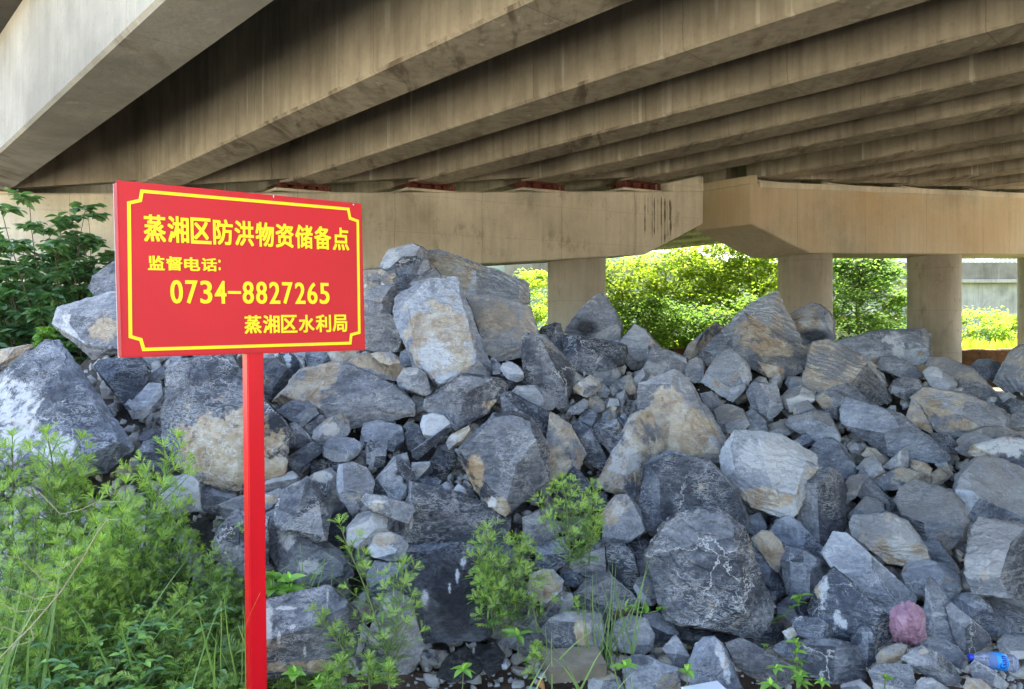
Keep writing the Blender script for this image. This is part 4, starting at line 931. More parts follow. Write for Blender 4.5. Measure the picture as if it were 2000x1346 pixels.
dark boulder with a white left flank behind the spindly plant|710,1272 715,1240 730,1214 745,1169 770,1159 807,1174 817,1200 827,1262 812,1292 780,1312 723,1307|D|z:-.5 w:728,1235,16,30;755,1180,10,14
grey boulder above the white flanked one, under the tan round stone|718,1122 735,1097 765,1094 792,1099 802,1115 807,1172 760,1167 728,1162|M|z:-.25
tan and grey round stone sitting left of the wet black boulder|719,1072 735,1044 760,1039 785,1049 797,1065 787,1092 765,1095 728,1087|G|z:-.45 t:750,1055,25,16
veined grey stone above the tan and grey round one|678,1032 700,1004 725,999 757,1007 760,1037 735,1057 705,1072 678,1062|M|z:-.3
dark stone in the gap between the dark faceted cube and the veined grey stone|638,1062 645,1010 670,984 687,1010 682,1052 665,1067|D|z:-.05
brownish egg shaped stone laced with pale veins in the lower middle|657,932 662,909 690,904 715,914 732,940 727,962 705,992 690,994 666,977 658,952|G|z:-.45
grey stone with two dark holes right of the egg shaped stone|726,947 750,915 770,894 795,904 812,925 802,942 790,972 775,977 748,967 730,962|M|z:-.3 d:777,925,5,5;790,940,4,5
grey spike behind the stone with two dark holes|768,907 775,889 795,884 800,907|M|z:-.1
flat slab with a pale diagonal stripe under the stone with two dark holes|706,977 715,964 750,969 802,985 809,997 795,1022 760,1007 723,997|M|z:-.45 w:735,980,22,3
small brownish grey block right of the stone with two dark holes|801,937 805,904 840,902 844,920 830,932 812,940|G|z:-.15
dark flat chip under the small brownish grey block|803,942 830,932 857,935 845,952 818,950|D|z:-.2
small dark slab behind the egg shaped stone's left side|642,907 650,901 682,902 680,912 660,917 655,932 643,927|D|z:-.1
dark stone topped by a white patch above the dark faceted cube|598,937 615,924 645,914 662,930 657,947 635,962 618,952|M|z:-.2 w:630,930,24,12
pale veined stone right of the post above the dark faceted cube|500,952 530,929 570,921 584,935 577,952 540,962 505,972|L|z:-.25
light tan edged stone right of the post, beneath the pale veined one|500,985 520,965 545,954 557,960 547,987 512,1002|L|z:-.3 t:530,975,18,10
dark stone in the gravel pocket left of the great flat faced boulder|838,907 850,889 882,920 872,937 848,932|D|z:.0
angular bluish pebble in the gravel pocket, largest of the four there|881,962 895,944 909,955 906,967 888,970|M|z:-.25
bluish pebble touching the great flat faced boulder, upper right in the gravel pocket|904,946 912,939 923,950 915,959|M|z:-.2
bluish pebble in the gravel pocket, lower right of the four, above the hole pocked slab|907,964 918,954 932,970 925,977|M|z:-.25
bluish pebble in the gravel pocket, leftmost of the four|857,951 872,941 882,955 870,960|M|z:-.25
tiny orange tan pebble in the gravel pocket|902,971 908,959 916,968 912,974|T|z:-.3 t:908,967,20,20
small grey pebble perched on the lower rim of the great flat faced boulder|953,982 960,969 971,975 969,990 954,990|L|z:-.85
# ---- left
huge boulder at the left edge, white crusted on its left and dark on its right|-30,790 0,755 20,720 60,690 95,669 120,671 150,700 182,740 217,800 247,830 260,850 264,872 240,902 200,922 140,927 60,927 -30,905|D|z:-.55 i:62,700,.16;110,690,.22;100,780,.34;160,895,.36;230,860,.26;40,900,.2;10,800,.14 w:35,815,48,85;95,880,55,40;15,765,35,40
pale brown flecked boulder behind the sign's lower left corner|106,612 115,600 140,589 190,574 235,569 300,580 322,650 260,682 225,692 183,699 148,672 120,652 106,634|M|z:-.1 i:125,615,.14;190,590,.12;240,600,.3;215,680,.28;165,670,.25;185,620,.3 t:205,640,35,32 w:130,620,8,16
grey boulder at the sign's left edge, above the brown flecked one|174,562 182,540 205,519 228,506 270,508 275,570 220,577 188,580|M|z:.2
tan stone at the far left beside the huge white crusted boulder's top|-25,690 15,684 40,679 64,672 62,690 30,717 0,737 -25,732|T|z:.15
dark cube shaped boulder between the huge left boulder and the sign's lower edge|185,717 195,704 225,699 265,694 285,710 289,740 270,772 242,792 223,772 203,747|D|z:-.15
slate slab with two white lines left of the tan faced boulder|248,797 275,769 290,749 314,751 319,775 312,792 280,817 260,817|M|z:-.3 w:290,785,25,2
flat pebble lying on the slate slab's left end|243,791 252,780 269,787 262,801 247,800|M|z:-.5
thin splinter above the slate slab|286,744 295,729 320,714 324,735 300,752|M|z:-.1
huge boulder with a rusty tan lower face, standing behind the post|313,802 318,760 330,729 355,707 390,702 450,699 470,714 502,770 537,800 562,840 565,872 552,922 515,937 490,952 460,957 423,947 393,932 373,932 348,907 338,872 320,852|D|z:-.5 k:395,800;110,20,250,180 t:425,885,95,90;525,890,60,60;475,850,70,50
dark stone with a white crack left of the rusty tan faced boulder's foot|270,882 280,864 315,856 347,880 349,907 325,927 293,917 276,907|D|z:-.15
pale cube shaped stone below the rusty tan faced boulder, left of the post|311,967 320,934 345,927 372,927 387,940 392,970 390,997 340,1002 316,987|P|z:-.4
dark rounded stone under the rusty tan faced boulder, right of the pale cube|390,967 405,939 440,949 462,965 452,992 430,1007 398,997|D|z:-.2
pale banded stone half behind the post, under the rusty tan faced boulder|428,987 470,969 522,964 517,1002 470,1022 438,1012|L|z:-.25
dark veined boulder half behind the post above the weeds|416,1062 430,1029 460,999 475,999 522,1010 522,1102 470,1112 423,1092|D|z:-.4
dark pebble in the shade under the slate slab|270,852 290,837 314,850 300,864 276,867|D|z:-.1
brown grey stone under the sign's bottom edge, left of the rusty tan faced boulder|278,692 290,684 322,685 327,700 300,714 281,712|G|z:.05
dark stone under the sign's bottom edge touching the rusty tan faced boulder's top|323,692 340,684 357,686 352,702 335,717|D|z:.1
# ---- bottom toe
wet black stone at the bottom edge left of the bright seedling|853,1322 865,1294 880,1279 910,1264 932,1285 942,1310 922,1327 880,1332|W|z:-.1
glossy black faceted stone under the wet black boulder, with a white line|918,1272 935,1259 970,1259 985,1280 977,1307 955,1322 943,1302|W|z:-.15 w:925,1268,3,10
tan cobble right of the pink bag's foot, above the bottom edge|1710,1282 1725,1264 1750,1257 1772,1261 1767,1282 1740,1297 1716,1297|T|z:-.4
grey stone with an orange stain below the pink bag|1761,1287 1780,1269 1800,1261 1830,1274 1861,1300 1877,1327 1865,1339 1828,1332 1788,1307|M|z:-.45 t:1803,1273,12,6
pale edged grey block left of the water bottle|1803,1262 1815,1249 1840,1249 1870,1264 1890,1290 1882,1307 1865,1302 1833,1282|M|z:-.35
grey block at the bottom edge under the tan cobble|1698,1312 1715,1297 1745,1296 1777,1299 1784,1320 1772,1332 1787,1354 1713,1354|M|z:-.45
dark corner of rock at the bottom edge left of the grey block|1643,1337 1680,1327 1702,1345 1690,1356 1643,1356|M|z:-.4
brown and white splinter at the bottom edge under the orange stained stone|1783,1342 1800,1324 1820,1324 1852,1345 1840,1356 1783,1356|G|z:-.45 w:1815,1332,14,4
dark stone in front of the water bottle|1895,1302 1905,1289 1940,1309 1969,1335 1962,1347 1903,1332|M|z:-.45
pale scuffed boulder at the right edge behind the water bottle|1948,1252 1965,1239 2015,1244 2025,1280 1985,1288 1953,1277|L|z:-.1
reddish lump of stone at the bottom edge near the water bottle|1883,1342 1890,1324 1915,1327 1937,1345 1925,1356 1888,1356|T|z:-.5 t:1908,1340,40,30
dusty block in the hollow right of the golden faced boulder's ridge|1395,800 1420,790 1450,800 1465,830 1440,850 1405,840|U|z:-.1
grey shard under the cubic grey block, above the big frosted boulder|1440,815 1470,800 1495,820 1500,845 1465,848|M|z:-.1
grey angular block left of the dusty four sided boulder's lower corner|1368,770 1390,765 1415,790 1400,815 1378,800|M|z:-.05
flat dusty shard between the big frosted boulder's top and the pink grey stone|1500,830 1535,818 1560,835 1540,850 1505,848|U|z:-.05
grey wedge left of the largest foreground boulder, above the small pale edged stone|1235,1100 1262,1095 1270,1135 1245,1145|M|z:-.15
dark block filling the gap under the big frosted boulder, above the tan cone|1450,1010 1485,1000 1500,1030 1475,1055 1455,1045|D|z:-.1
grey block in the shade between the big frosted and the tall dark boulders|1505,1012 1535,1000 1560,1012 1545,1025 1512,1030|M|z:.0
dark angular block behind the bright mugwort, under the wide hole pocked slab|930,1062 985,1055 1010,1090 990,1120 940,1115|D|z:-.1
grey block behind the larger bushy mugwort, left of its foot|1020,1010 1070,990 1090,1040 1060,1075 1025,1060|M|z:-.15
dark broad block behind the larger bushy mugwort's lower stems|1045,1070 1100,1050 1120,1095 1080,1115 1050,1105|D|z:-.15
dark shard between the wet black boulder and the tan flecked round stone|975,1135 1020,1120 1035,1165 1010,1195 980,1180|D|z:-.1
grey block at the toe between the glossy black stone and the concrete fragment|985,1215 1040,1200 1062,1240 1040,1275 995,1265|M|z:-.1
"""
for line in TABLE.strip().splitlines():
    if not line.strip() or line.startswith('#'): continue
    f4 = [q.strip() for q in line.split('|')]
    pts_ = [tuple(float(a) for a in q.split(',')) for q in f4[1].split()]
    make_rock(f4[0], pts_, f4[2], f4[3] if len(f4) > 3 else '')

# ------------------------------------------------------------------ mound under the stones, and small rubble in the gaps
v = []; f = []; nx, ny = 130, 60
for i in range(nx + 1):
    px = -260 + 2560 * i / nx; yt = lerp_tab(YTOP, px) + 40
    for j in range(ny + 1):
        py = 1420 + (yt - 1420) * j / ny
        Z = surf(px, py); p = at(px, py, Z + .27)
        p.z -= .06; p += Vector((0, 0, .10 * noise.fractal(p * 2.5, 1, 2, 4))); v.append(p)
    for q in (1, 2, 3):
        p = v[-1].copy(); p.y += .8; p.z = max(-.1, p.z - .7); v.append(p)
m1 = ny + 4
for i in range(nx):
    for j in range(m1 - 1):
        a = i * m1 + j; f.append((a, a + m1, a + m1 + 1, a + 1))
mm = NT('rubble_fines'); tc = mm.n('TexCoord').outputs['Object']
mm.done(mm.ramp(mm.noise(tc, 7, 8, .7), [(.3, (.045, .042, .04)), (.55, (.11, .10, .085)), (.75, (.2, .175, .14))]), .95, mm.bump(mm.noise(tc, 25, 6, .7), .9, .04), .1)
o = mobj('rubble_mound', mesh_of('rubble_mound', v, f, True), mm.m); tag(o, kind='structure')

def chip_variants(k=14):
    out = []
    for q in range(k):
        rng = random.Random(100 + q); bm = bmesh.new()
        ax = (rng.uniform(.7, 1.3), rng.uniform(.7, 1.1), rng.uniform(.45, .9))
        for _ in range(15):
            d = Vector((rng.gauss(0, 1), rng.gauss(0, 1), rng.gauss(0, 1))).normalized() * rng.uniform(.42, .55); bm.verts.new((d.x * ax[0], d.y * ax[1], d.z * ax[2]))
        bmesh.ops.convex_hull(bm, input=bm.verts)
        bmesh.ops.delete(bm, geom=[v for v in bm.verts if not v.link_faces], context='VERTS')
        bmesh.ops.triangulate(bm, faces=bm.faces)
        bmesh.ops.subdivide_edges(bm, edges=bm.edges, cuts=2, use_grid_fill=True); bmesh.ops.triangulate(bm, faces=bm.faces)
        bm.normal_update()
        for vv in bm.verts: vv.co += vv.normal * (.05 * noise.fractal(vv.co * 3 + Vector((q, 0, 0)), 1, 2, 3))
        me = bpy.data.meshes.new('c'); bm.to_mesh(me); bm.free()
        co = np.empty(len(me.vertices) * 3, 'f'); me.vertices.foreach_get('co', co)
        fa = np.empty(len(me.polygons) * 3, 'i'); me.polygons.foreach_get('vertices', fa)
        out.append((co.reshape(-1, 3), fa.reshape(-1, 3))); bpy.data.meshes.remove(me)
    return out
CHIPS = chip_variants()
def merged(name, items, mat, smooth=False):
    """items: (verts, tris, 3x3, loc) -> one mesh"""
    V_ = []; F_ = []; b = 0
    for co, fa, mt, loc in items:
        V_.append(co @ mt.T + loc); F_.append(fa + b); b += len(co)
    V_ = np.concatenate(V_).astype('f'); F_ = np.concatenate(F_).astype('i')
    me = bpy.data.meshes.new(name); me.vertices.add(len(V_)); me.vertices.foreach_set('co', V_.ravel())
    k = F_.shape[1]; me.loops.add(F_.size); me.loops.foreach_set('vertex_index', F_.ravel())
    me.polygons.add(len(F_)); me.polygons.foreach_set('loop_start', np.arange(0, F_.size, k, dtype='i'))
    me.update(calc_edges=True); me.validate()
    if smooth: me.polygons.foreach_set('use_smooth', [True] * len(me.polygons))
    if mat: me.materials.append(mat)
    return me
def rot3(rng):
    from mathutils import Quaternion
    return np.array(Quaternion((rng.gauss(0, 1), rng.gauss(0, 1), rng.gauss(0, 1), rng.gauss(0, 1))).normalized().to_matrix())
rng = random.Random(21); items = []
for k in range(5600):
    px = rng.uniform(-250, 2290); yt = lerp_tab(YTOP, px) + 45; py = yt + (1400 - yt) * rng.random() ** .9
    Z = surf(px, py); s = min(.26, .05 * math.exp(rng.gauss(.25, .55)))
    p = at(px, py, Z + .03 + s * .55 + rng.uniform(0, .13)); c_, fa = rng.choice(CHIPS)
    items.append((c_, fa, rot3(rng) * s * 1.15, np.array(p)))
for k in range(1300):                                  # spill of gravel in the hollows and at the toe
    zone = rng.choice([(1215, 800, 45, 30), (1215, 770, 60, 30), (890, 930, 50, 35), (1690, 900, 60, 30), (730, 740, 70, 20), (770, 560, 60, 12), (860, 770, 40, 20)])
    px, py = rng.gauss(zone[0], zone[2] * .6), rng.gauss(zone[1], zone[3] * .6); Z = surf(px, py); s = .026 * math.exp(rng.gauss(.35, .5))
    c_, fa = rng.choice(CHIPS); items.append((c_, fa, rot3(rng) * s, np.array(at(px, py, Z + rng.uniform(.02, .2)))))
for k in range(900):
    x, y = rng.uniform(-1.6, 3.2), rng.uniform(2.95, 3.75); s = .012 * math.exp(rng.gauss(.4, .6))
    c_, fa = rng.choice(CHIPS); items.append((c_, fa, rot3(rng) * s, np.array((x, y, ground_z(x, y) + s * .2))))
o = mobj('rubble', merged('rubble', items, None), M['rock']); o.color = (.40, .12, .35, .3)
ca = o.data.color_attributes.new('marks', 'FLOAT_COLOR', 'POINT')
tag(o, 'small grey rubble and chips filling the gaps between the boulders', 'rubble', None, 'stuff')

# ================================================================== plants
def tpl(verts, faces):
    return np.array(verts, 'f'), [tuple(f) for f in faces]
def leaf_pinnate():                                      # deeply cut mugwort leaf, unit length along x
    v = [(0, -.018, 0), (0, .018, 0), (.45, -.03, .02), (.45, .03, .02), (.75, -.03, 0), (.75, .03, 0)]
    f = [(0, 2, 3, 1), (2, 4, 5, 3)]
    for t, ln, w in ((.28, .30, .05), (.46, .38, .06), (.64, .36, .06), (.80, .25, .05)):
        for sgn in (-1, 1):
            b = len(v)
            v += [(t - .04, sgn * .012, .015), (t + .04 + ln * .25, sgn * (ln * .42), .05), (t + ln * .8, sgn * ln * .85, .0), (t + .07 + ln * .34, sgn * ln * .35, .03), (t + .035, sgn * .016, .015)]
            f += [(b, b + 1, b + 3, b + 4), (b + 1, b + 2, b + 3)] if sgn < 0 else [(b + 4, b + 3, b + 1, b), (b + 3, b + 2, b + 1)]
    b = len(v); v += [(.72, 0, 0), (.88, -.05, .02), (1.08, 0, -.05), (.88, .05, .02)]; f += [(b, b + 1, b + 2, b + 3)]
    return tpl(v, f)
def leaf_narrow():
    v = [(0, 0, 0), (.3, -.07, .025), (.3, .07, .025), (.3, 0, 0), (.65, -.06, .0), (.65, .06, .0), (.65, 0, -.02), (1, 0, -.1)]
    return tpl(v, [(0, 1, 3), (0, 3, 2), (1, 4, 6, 3), (3, 6, 5, 2), (4, 7, 6), (6, 7, 5)])
def leaf_ovate(w=.34, tip=.12):
    xs = [0, .12, .32, .55, .78, 1.0]; ws = [.02, .6, 1, .9, .5, 0]
    v = []; f = []
    for x, k in zip(xs, ws):
        z = -.22 * x * x
        v += [(x, -w * k, z + .10 * k), (x, 0, z), (x, w * k, z + .10 * k)]
    for i in range(len(xs) - 1):
        a = i * 3; f += [(a, a + 3, a + 4, a + 1), (a + 1, a + 4, a + 5, a + 2)]
    return tpl(v, f)
def leaf_heart():
    v = [(0, 0, 0), (-.14, -.2, .03), (-.02, -.42, .05), (.3, -.42, .04), (.7, -.2, -.05), (1, 0, -.16), (.7, .2, -.05), (.3, .42, .04), (-.02, .42, .05), (-.14, .2, .03), (.4, 0, -.03)]
    return tpl(v, [(0, 1, 2), (0, 2, 3, 10), (10, 3, 4), (10, 4, 5), (10, 5, 6), (10, 6, 7), (0, 10, 7, 8), (0, 8, 9)])
LP, LN, LO, LH, LB_ = leaf_pinnate(), leaf_narrow(), leaf_ovate(.25), leaf_heart(), leaf_ovate(.3)
class Leaves:
    def __init__(s): s.v = []; s.f = []; s.y = []; s.n = 0
    def add(s, tp, base, d, size, up=Vector((0, 0, 1)), young=0.0, wid=1.0, roll=0.0):
        co, fs = tp; d = Vector(d).normalized(); sd_ = d.cross(up)
        if sd_.length < 1e-3: sd_ = d.cross(Vector((1, 0, .2)))
        sd_.normalize(); nm = sd_.cross(d)
        if roll: sd_, nm = sd_ * math.cos(roll) + nm * math.sin(roll), nm * math.cos(roll) - sd_ * math.sin(roll)
        R_ = np.array([d, sd_ * wid, nm]) * size
        s.v.append(co @ R_ + np.array(base)); s.f += [tuple(i + s.n for i in f) for f in fs]; s.n += len(co)
        s.y.append(np.full(len(co), young, 'f'))
    def mesh(s, name):
        v = np.concatenate(s.v); me = bpy.data.meshes.new(name); me.from_pydata(v.tolist(), [], s.f)
        a = me.attributes.new('young', 'FLOAT', 'POINT'); a.data.foreach_set('value', np.concatenate(s.y)); me.update(); return me
def rv(rng, a): return Vector((rng.uniform(-a, a), rng.uniform(-a, a), rng.uniform(-a, a)))
def curve_pts(base, d, length, n, rng, droop=0.0, wob=.1):
    pts = [Vector(base)]; d = Vector(d).normalized(); st = length / n
    for k in range(n):
        d = (d + rv(rng, wob) + Vector((0, 0, -droop))).normalized(); pts.append(pts[-1] + d * st)
    return pts
def mugwort_meshes(h, seed, leaf=.10, nodes=26, side=1.0, lean=(0, 0), bare=.08):
    rng = random.Random(seed); L_ = Leaves(); bm = bmesh.new()
    main = curve_pts((0, 0, 0), (lean[0], lean[1], 1), h, 9, rng, -.02, .07); tube(bm, main, .0055, .002, 5)
    def pos(pts, t):
        x = t * (len(pts) - 1); i = min(int(x), len(pts) - 2); return pts[i].lerp(pts[i + 1], x - i), (pts[i + 1] - pts[i]).normalized()
    ang = rng.uniform(0, 6)
    def rosette(p, d, sz, k=9):
        for q in range(k):
            a = q * 2.4; el = .5 + .8 * q / k
            o = (d.orthogonal().normalized()); o.rotate(Matrix.Rotation(a, 3, d)); dd = o * math.cos(el) + d * math.sin(el)
            L_.add(LP if q < k * .5 else LN, p, dd, sz * (1.0 - .35 * q / k) * rng.uniform(.8, 1.1), d, .35 + .6 * q / k, 1.0)
    for i in range(nodes):
        t = bare + (1 - bare) * (i + .5) / nodes; p, d = pos(main, t); ang += 2.4
        out = Vector((math.cos(ang), math.sin(ang), 0)); el = .1 + .75 * t + rng.uniform(-.2, .2)
        sz = leaf * (1.1 - .58 * t) * rng.uniform(.8, 1.2)
        L_.add(LP, p, out * math.cos(el) + Vector((0, 0, math.sin(el) - .12)), sz, young=max(0, t - .5) * rng.uniform(.4, 1.1) if rng.random() > .05 else 1.0, roll=rng.uniform(-.4, .4))
        if rng.random() < .72 * side and t < .9:
            ln = h * (.34 * (1 - t) + .07) * rng.uniform(.6, 1.1) * side
            br = curve_pts(p, out * .8 + Vector((0, 0, .75)), ln, 4, rng, -.03, .1); tube(bm, br, .0022, .001, 4)
            m = max(4, int(ln / .028))
            for k in range(m):
                tt = (k + .6) / m; pp, d2 = pos(br, tt); a = k * 2.4 + ang
                o2 = d2.orthogonal().normalized(); o2.rotate(Matrix.Rotation(a, 3, d2))
                L_.add(LP if k % 2 == 0 else LN, pp, o2 * .85 + d2 * .6 + Vector((0, 0, .1)), leaf * rng.uniform(.42, .72), young=max(0, tt - .3) * .7, roll=rng.uniform(-.4, .4))
            rosette(br[-1], d2, leaf * .5, 7)
    rosette(main[-1], (main[-1] - main[-2]).normalized(), leaf * .62, 11)
    return L_.mesh('foliage'), bm_mesh(bm, 'stem')
def plant(name, label, cat, loc, fol, st, m, group=None, rz=0.0, sc=1.0, ms=None):
    r = tag(empty(name, loc, rz), label, cat, group); r.scale = (sc, sc, sc)
    if st: mobj('stem', st, ms or M['stem'], r)
    mobj('foliage', fol, m, r); return r
def copy_tree(o, parent=None):
    c = o.copy(); COL.objects.link(c); c.parent = parent
    for ch in list(o.children): copy_tree(ch, c)
    return c

def zg(x, y): return max(0, min(.22, .16 * (y - 2.9)))
# ---- the weed bank left of the post
WV = [mugwort_meshes(.85, 40 + q, .092 + .01 * (q % 3), 32 + q % 3 * 5, 1.0 + .12 * (q % 3)) for q in range(6)]
SKY = [(-60, 880), (0, 850), (60, 850), (135, 835), (200, 885), (262, 850), (300, 930), (345, 1010), (400, 1030), (470, 1060)]
bank_label = 'feathery green mugwort plant in the dense weed bank left of the red post'
rng = random.Random(5); protos = []
back = [(-25, 860), (12, 855), (62, 850), (100, 940), (135, 838), (172, 935), (212, 930), (258, 852), (282, 945), (322, 985), (365, 1010), (405, 1070), (450, 1030), (462, 1130), (-50, 930), (235, 990)]
spots = [(x, y, rng.uniform(3.55, 3.95)) for x, y in back]
for k in range(44):
    x = rng.uniform(-90, 468); Z = rng.uniform(2.75, 3.6); t = (Z - 2.75) / .9
    y = lerp_tab(SKY, x) + 60 + (1 - t) * 230 + rng.uniform(0, 120); spots.append((x, y, Z if x < 420 else max(Z, 3.05)))
for k, (x, y, Z) in enumerate(spots):
    b = at(x, HZ, Z); b.z = zg(b.x, b.y); top = at(x, y, Z).z; hh = max(.16, top - b.z)
    if k < len(WV):
        r = plant('mugwort', bank_label, 'weed', b, *WV[k], M['mugwort'] if k % 3 else M['mugwort_dark'], 'mugwort of the weed bank'); protos.append(r)
    else:
        r = copy_tree(protos[rng.randrange(len(protos))]); r.location = b
    s = min(1.3, hh / .85); r.scale = (max(s, .55), max(s, .55), s); r.rotation_euler = (rng.uniform(-.12, .12), rng.uniform(-.12, .12), rng.uniform(0, 6.3))
# ---- bean-like three-leaved creepers at its front
def trifoliate(seed, n=14, h=.28):
    rng = random.Random(seed); L_ = Leaves(); bm = bmesh.new()
    for k in range(n):
        a = rng.uniform(0, 6.28); p = curve_pts((0, 0, 0), (math.cos(a) * .7, math.sin(a) * .7, 1), h * rng.uniform(.45, 1.2), 4, rng, .02, .12); tube(bm, p, .0016, .001, 4)
        d = (p[-1] - p[-2]).normalized(); dh = Vector((d.x, d.y, 0)).normalized()
        for q in (-1.9, 0, 1.9):
            dd = dh.copy(); dd.rotate(Matrix.Rotation(q, 3, 'Z')); L_.add(LO, p[-1], dd + Vector((0, 0, rng.uniform(-.1, .35))), rng.uniform(.035, .055), young=rng.choice((0, 0, .1, .7)), roll=rng.uniform(-.3, .3))
    return L_.mesh('foliage'), bm_mesh(bm, 'stem')
TV = [trifoliate(70 + q) for q in range(3)]; tp = []
for k in range(20):
    x = rng.choice([rng.uniform(20, 460), rng.uniform(120, 300)]); Z = rng.uniform(2.55, 3.3); b = at(x, HZ, Z); b.z = zg(b.x, b.y) + rng.uniform(0, .25)
    if x > 400: b.y = max(b.y, 3.0)
    if k < 3: r = plant('bean_creeper', 'low creeper with rounded three part leaves in front of the weed bank', 'weed', b, *TV[k], M['bean'], 'three leaved creepers of the weed bank'); tp.append(r)
    else: r = copy_tree(tp[k % 3]); r.location = b
    r.rotation_euler = (0, 0, rng.uniform(0, 6.3)); s = rng.uniform(.8, 1.25); r.scale = (s, s, s)
# ---- grasses
def grass_meshes(n, h, spread, seed, w=.006, droop=.05):
    rng = random.Random(seed); v = []; f = []; yo = []
    for k in range(n):
        a = rng.uniform(0, 6.28); base = Vector((rng.gauss(0, spread * .25), rng.gauss(0, spread * .25), 0))
        p = curve_pts(base, (math.cos(a) * spread, math.sin(a) * spread, 1), h * rng.uniform(.5, 1.1), 8, rng, droop * rng.uniform(.4, 2.0), .05)
        s_ = Vector((-math.sin(a + .6), math.cos(a + .6), 0)); y = rng.choice((0, 0, 0, .3, .9)); ww = w * rng.uniform(.6, 1.3)
        for i, q in enumerate(p):
            t = i / (len(p) - 1); hw = s_ * ww * .5 * (1 - t ** 2.2) + Vector((0, 0, 0)); b = len(v)
            v += [q - hw, q + Vector((0, 0, -.15 * ww)), q + hw]; yo += [y * t] * 3
            if i: f += [(b - 3, b, b + 1, b - 2), (b - 2, b + 1, b + 2, b - 1)]
    me = mesh_of('blades', v, f); at_ = me.attributes.new('young', 'FLOAT', 'POINT'); at_.data.foreach_set('value', yo); return me
def grass(label, px, py, Z, n, h, spread, seed, w=.006, droop=.05, dzz=0):
    b = at(px, py, Z)
    r = mobj('grass_tuft', grass_meshes(n, h, spread, seed, w, droop), M['grass'], None, b); tag(r, label, 'grass'); return r
grass('tall grass tuft with long arching blades before the pale chipped boulder', 1192, 1300, 3.28, 34, .50, .28, 3, .007, .035)
grass('thin grass tuft at the bottom edge, left of the concrete fragment', 1105, 1340, 3.12, 14, .30, .5, 4, .009, .06)
grass('broad bladed grass at the bottom left corner', 25, 1345, 2.75, 9, .55, .3, 5, .016, .04)
grass('grass blades leaning among the weeds in front of the red post', 415, 1340, 2.85, 12, .5, .4, 6, .007, .05)
grass('grass growing at the foot of the stones just right of the post', 575, 1165, 3.45, 26, .30, .8, 8, .006, .08)
grass('grass blades rising in the middle of the weed bank', 250, 1300, 2.9, 10, .5, .5, 9, .007, .05)
# ---- single plants among the stones
def single(label, bx, by, ty, Z, seed, leaf, nodes, side, m, tx=None, bare=.05):
    b = at(bx, by, Z); h = (by - ty) / F * Z; lean = (0 if tx is None else (tx - bx) / (by - ty), -.05)
    fol, st = mugwort_meshes(h, seed, leaf, nodes, side, lean, bare)
    return plant('mugwort', label, 'weed', b, fol, st, m)
single('larger bushy mugwort growing from the stones in the middle of the pile', 1115, 1110, 935, 3.62, 201, .08, 36, 1.8, M['mugwort'])
single('slim mugwort shoot rising on the right of the larger bushy one', 1150, 1105, 945, 3.7, 202, .07, 20, 1.0, M['mugwort'], 1158)
single('small mugwort side shoot leaning right beside the larger bushy one', 1130, 1110, 1005, 3.64, 203, .075, 20, 1.3, M['mugwort'], 1175)
single('bright mugwort with broad cut leaves right of the wet black boulder', 985, 1245, 1020, 3.3, 204, .09, 34, 1.6, M['mugwort'], 960)
single('mugwort bush overlapping the right side of the bright broad leaved one', 1000, 1240, 1055, 3.36, 205, .085, 30, 1.5, M['mugwort_dark'], 1012)
single('low bright mugwort at the foot of the wet black boulder', 965, 1240, 1110, 3.28, 206, .09, 24, 1.4, M['mugwort'], 955)
single('tall spindly mugwort leaning left over the white flanked boulder', 768, 1335, 1000, 3.05, 207, .085, 26, .75, M['mugwort'], 690, .2)
single('second spindly mugwort stem leaning right over the white flanked boulder', 765, 1325, 1100, 3.02, 208, .085, 28, 1.3, M['mugwort_dark'], 775, .1)
single('small mugwort leaning left over the white veined boulder right of the post', 690, 1300, 1165, 2.95, 209, .075, 16, .8, M['mugwort'], 605, .1)
single('little mugwort between the pale chipped boulder and the bright seedlings', 1050, 1235, 1165, 3.22, 210, .06, 12, .8, M['mugwort_dark'], 1042)
single('little mugwort on the soil left of the concrete fragment', 1042, 1325, 1262, 3.02, 211, .06, 12, 1.0, M['mugwort'])
single('little mugwort sprig left of the dark dome boulder, above the grass tuft', 1130, 1200, 1172, 3.3, 212, .05, 8, .8, M['mugwort'])
for k, (x, y, t) in enumerate([(665, 1345, 1290), (722, 1348, 1285), (760, 1350, 1300), (640, 1350, 1310)]):
    single('low leafy mugwort along the bottom edge beneath the white veined boulder', x, y, t, 2.9, 220 + k, .075, 10, .9, M['mugwort'])['group'] = 'low mugwort along the bottom edge'
# broad leaved seedlings: whorls of pointed leaves
def seedling(label, px, py, by, Z, r_, seed, whorls=1, n=6, tp_=None, m='broad'):
    rng = random.Random(seed); L_ = Leaves(); bm = bmesh.new(); b = at(px, by, Z); top = at(px, py, Z) - b; sz = r_ / F * Z
    pts = curve_pts((0, 0, 0), (0, 0, 1), top.z, 4, rng, 0, .06); tube(bm, pts, .0032, .0022, 5)
    for w_ in range(whorls):
        t = 1 - w_ / max(1, whorls) * .8; i = t * (len(pts) - 1); p = pts[int(i)] if int(i) == len(pts) - 1 else pts[int(i)].lerp(pts[int(i) + 1], i - int(i))
        for q in range(n):
            a = q * 6.283 / n + w_ * .8 + rng.uniform(-.25, .25); el = rng.uniform(-.15, .45)
            L_.add(tp_ or LO, p, (math.cos(a) * math.cos(el), math.sin(a) * math.cos(el), math.sin(el)), sz * rng.uniform(.75, 1.1), young=rng.uniform(0, .35), roll=rng.uniform(-.3, .3))
        for q in range(2): L_.add(LO, p, (rng.uniform(-.4, .4), rng.uniform(-.4, .4), 1), sz * .5, young=.9)
    return plant('seedling', label, 'seedling', b, L_.mesh('foliage'), bm_mesh(bm, 'stem'), M[m])
seedling('bright seedling with a whorl of pointed leaves beside the glossy black stone', 1012, 1243, 1290, 3.15, 34, 301)
